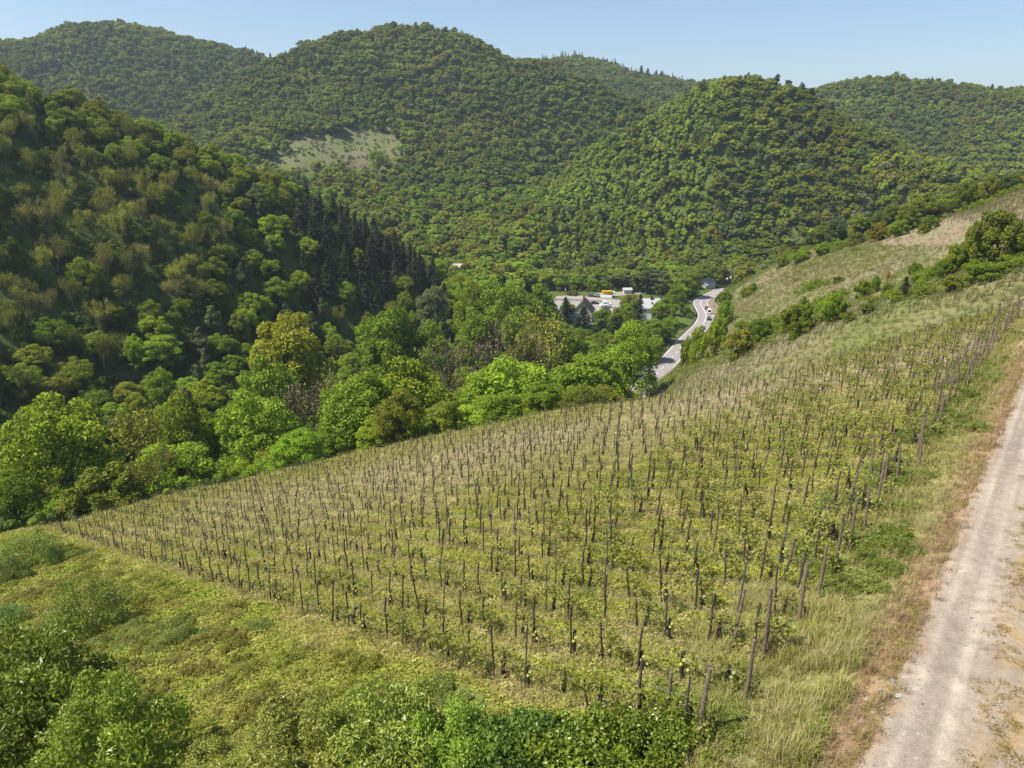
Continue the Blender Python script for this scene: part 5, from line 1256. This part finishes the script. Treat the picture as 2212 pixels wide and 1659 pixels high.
# far right slopes
x, y, r = field(42000, 420, 90, 5, 38, .75)
kq = np.clip(((np.arctan2(x, y) - AZ[0]) / (AZ[1] - AZ[0])).astype(int), 0, AZN - 1); rdd, sdd = road_dist(x, y); pu, pv = proj(x, y, H(x, y))
keep = (r > LR[0][kq] + 2) & (r < LR[3][kq] + 6) & (pu > 630) & ~((rdd < 5.5)) & ~((sdd > 0) & (y < 420))
keep &= ~((pu > 880) & (pu < 1000) & (pv < 246) & (pv > 215) & (r3.random(len(x)) < .85))
x, y, r, kq = x[keep], y[keep], r[keep], kq[keep]; F1 = fbm(x / 9, y / 9, 4); F3 = fbm(x / 30 + 9, y / 30, 3)
belt = np.exp(-((r - LR[2][kq]) / 14) ** 2)
cg = mixc(C(.15, .18, .035), C(.26, .215, .10), np.clip(.42 + F1 * 1.6 + r3.normal(size=len(x)) * .25 - belt * .5, 0, 1))
ix = np.where(r3.random(len(x)) < .35 + belt * .5, 3, 2)
s_ = r3.uniform(1.2, 2.4, len(x)) * (1 + belt * .9) * np.clip(r / 200, .8, 1.3)
scatter('meadow_grass', np.stack([x, y, H(x, y) - .02], 1), r3.uniform(0, 6.28, len(x)), s_, ix, cg, TF, label='rough meadow grass and low scrub on the far right slope', cat='grass')
UG0 = [crown_mesh('scrub', 2.2, 1.6, -.2, 26, 900, .28, 420 + i, flat=.9, jit=1.0, shell=.2, lr0=(.4, .95), lr1=(.18, .34))[0] for i in range(3)]
x, y, r = field(5200, 420, 120, 6, 38, .8); kq = np.clip(((np.arctan2(x, y) - AZ[0]) / (AZ[1] - AZ[0])).astype(int), 0, AZN - 1); pu, pv = proj(x, y, H(x, y)); rdd, sdd = road_dist(x, y)
nb_ = fbm(x / 12, y / 12, 3); keep = (pu > 690) & (sdd < 0) & (rdd > 7) & (((np.abs(r - LR[2][kq] - 6) < 13 + nb_ * 20) & (nb_ > -.06) & (pu > 740)) | ((np.abs(r - LR[3][kq] - 3) < 7) & (nb_ > -.1)) | ((r > LR[2][kq]) & (r < LR[3][kq]) & (nb_ > .2)))
keep &= ~((pu > 900) & (pv < 246) & (pv > 190) & (r < LR[3][kq] - 2))
x, y = x[keep], y[keep]; n = len(x)
scatter('scrub', np.stack([x, y, H(x, y) - .2], 1), r3.uniform(0, 6.28, n), np.stack([(q_s := r3.uniform(.35, 1.25, n)), q_s, q_s * r3.uniform(.6, 1.1, n)], 1), r3.integers(0, 3, n), mixc(T_GR * .9, T_YG * .8, r3.random(n)), UG0, label='low green scrub in a diagonal belt across the right slope', cat='scrub')
# undergrowth in the clearing, below the trees of the vineyard edge and inside the wood
x, y, r = field(26000, 760, 95, -40, 22, .9); kq = np.clip(((np.arctan2(x, y) - AZ[0]) / (AZ[1] - AZ[0])).astype(int), 0, AZN - 1); z = H(x, y); pu, pv = proj(x, y, z); rdd, sdd = road_dist(x, y)
cu = ((pu - 342) / 74) ** 2 + ((pv - 151) / 23) ** 2
a = (cu < 1.1) & (r > 500); bq = (r > LR[0][kq] + 3) & (r < 420) & ((sdd > 0) & (pu < 700) & (rdd > 7) | (pu < 610)) & ~((np.abs(x - 46) < 38) & (y > 318) & (y < 405))
a &= r3.random(len(x)) < .8
keep = a | bq; x, y, z, r, a = x[keep], y[keep], z[keep], r[keep], a[keep]
UG = [crown_mesh('underbush', 2.2, 1.6, -.2, 10, 420, .34, 400 + i, flat=.9)[0] for i in range(3)]
tn = np.where(a[:, None], mixc(C(.15, .20, .035), C(.19, .175, .09), r3.random(len(x)) ** 1.5), C(.12, .17, .025) * r3.uniform(.6, 1.4, len(x))[:, None])
s_ = np.where(a, r3.uniform(.35, 1.1, len(x)), r3.uniform(.6, 1.5, len(x)))
scatter('undergrowth', np.stack([x, y, z - .2], 1), r3.uniform(0, 6.28, len(x)), s_, r3.integers(0, 3, len(x)), tn, UG, label='low scrub under the trees and in the hillside clearing', cat='undergrowth')
x, y, r = field(30000, 950, 400, -41, 40, .8); kq = np.clip(((np.arctan2(x, y) - AZ[0]) / (AZ[1] - AZ[0])).astype(int), 0, AZN - 1); z = H(x, y); pu, pv = proj(x, y, z); rdd, sdd = road_dist(x, y)
cu = ((pu - 342) / 74) ** 2 + ((pv - 156) / 25) ** 2
b2_ = np.clip((np.log(r * .985 / 1.2) / math.log(3200 / 1.2) * (RN - 1)).astype(int), 0, RN - 1); rt = np.maximum.accumulate(np.where(RR > 30, (HG + 2) / RR, -9), axis=1)
keep = (r > LR[3][kq] + 14) & (cu > 1.2) & (rdd > 9) & ~((np.abs(x - 46) < 42) & (y < 408)) & ((z + 5) / r > rt[kq, b2_]) & ~((pu > 640) & (pu < 730) & (pv > 272))
x, y, z, pu, pv = x[keep], y[keep], z[keep], pu[keep], pv[keep]; n = len(x)
tn = mixc(T_MID, T_YG * .8, r3.random(n)) * r3.uniform(.75, 1.15, n)[:, None]
scatter('understorey', np.stack([x, y, z], 1), r3.uniform(0, 6.28, n), np.stack([(q_s := r3.uniform(1.0, 2.0, n)), q_s, q_s * r3.uniform(.9, 1.6, n)], 1), r3.integers(0, 3, n), tn, UG0, label='young growth filling gaps between the trees of the hills', cat='undergrowth')
print('understorey', n)
# gravel and dry tufts on the track
def stone_mesh(seed, flat):
    r = np.random.default_rng(seed); bmv = []; n = 7
    rad = r.uniform(.7, 1.1, n)
    top = [(math.cos(k * 6.283 / n) * rad[k] * .8, math.sin(k * 6.283 / n) * rad[k] * .6, flat * r.uniform(.7, 1)) for k in range(n)]
    bot = [(math.cos(k * 6.283 / n) * rad[k], math.sin(k * 6.283 / n) * rad[k] * .75, 0) for k in range(n)]
    mb = MB(); mb.add(bot + top, [tuple(range(n, 2 * n))] + [(k, (k + 1) % n, n + (k + 1) % n, n + k) for k in range(n)]); return mb.mesh('stone', [M['stone']])
M['stone'] = leaf_material('slate_stone', True, transl=0, rough=.8, spec=.2, nscale=3, namp=.2)
STN = [stone_mesh(i, .35) for i in range(4)]
s = r3.uniform(5, 45, 5200) ** 1.0; n = r3.uniform(-3.8, 1.7, len(s)); n = np.where(r3.random(len(s)) < .45, 1.25 + r3.normal(size=len(s)) * .3, n)
x = s * TX + n * NX; y = s * TY + n * NY
zz = np.maximum(planeA(x, y), H(x, y)) + .022
tn = C(.30, .26, .22) * r3.uniform(.45, 1.35, len(s))[:, None]
scatter('gravel', np.stack([x, y, zz], 1), r3.uniform(0, 6.28, len(s)), np.abs(r3.normal(size=len(s))) * .014 + .006, r3.integers(0, 4, len(s)), tn, STN, label='loose gravel and slate chips on the farm track', cat='gravel')
for i, (u, v, w_) in enumerate([(905, 678, .13), (893, 682, .10), (915, 686, .09), (898, 697, .11), (866, 700, .07), (880, 690, .06), (890, 720, .07), (862, 722, .09), (905, 735, .08), (850, 733, .07), (915, 585, .08), (930, 560, .07), (938, 520, .06)]):
    X_, Y_, Z2 = ray(u, v); t_ = -10.4 / Z2
    for _ in range(8): t_ = (max(float(planeA(X_ * t_, Y_ * t_)), h1(X_ * t_, Y_ * t_))) / Z2
    x, y = X_ * t_, Y_ * t_; o = link('slate_stone', STN[i % 4], None, (x, y, Z2 * t_ + .02), i * 1.3, (w_, w_ * .8, w_ * .7)); o['tint'] = [.36, .33, .30]
    tag(o, 'flat pale slate stone lying on the left edge of the farm track', 'stone', 'slate stones at the track edge')
s = r3.uniform(4, 60, 9000); n = np.where(r3.random(len(s)) < .6, -.62 + r3.normal(size=len(s)) * .25, np.where(r3.random(len(s)) < .7, 1.4 + np.abs(r3.normal(size=len(s))) * .25, -3.6 - np.abs(r3.normal(size=len(s))) * .5))
x = s * TX + n * NX; y = s * TY + n * NY; keep = fbm(x / .8, y / .8, 3) > -.05; x, y, n = x[keep], y[keep], n[keep]
cg = mixc(C(.30, .20, .085), C(.24, .22, .06), r3.random(len(x)))
scatter('track_grass', np.stack([x, y, np.maximum(planeA(x, y), H(x, y)) + .02], 1), r3.uniform(0, 6.28, len(x)), r3.uniform(.2, .5, len(x)), np.where(r3.random(len(x)) < .5, 5, 4), cg, TF, label='sparse dry grass along the middle and edges of the track', cat='grass')

# ------------------------------------------------------------------ haze
hm = bpy.data.materials.new('haze_air'); hm.use_nodes = True; hn = hm.node_tree; hn.nodes.clear()
ho = hn.nodes.new('ShaderNodeOutputMaterial'); pv_ = hn.nodes.new('ShaderNodeVolumePrincipled'); pv_.inputs['Color'].default_value = (.74, .86, 1, 1); pv_.inputs['Density'].default_value = .00015
pv_.inputs['Anisotropy'].default_value = .3
hn.links.new(pv_.outputs[0], ho.inputs['Volume'])
mb = MB(); mb.box((0, 0, 0), (7600, 7600, 900)); hz = link('haze', mb.mesh('haze', [hm]), None, (0, 0, -150.0)); hz['kind'] = 'stuff'; hz['label'] = 'thin bluish air haze over the valley'
print('LOWEST', HG.min(), 'HIGHEST', HG.max())
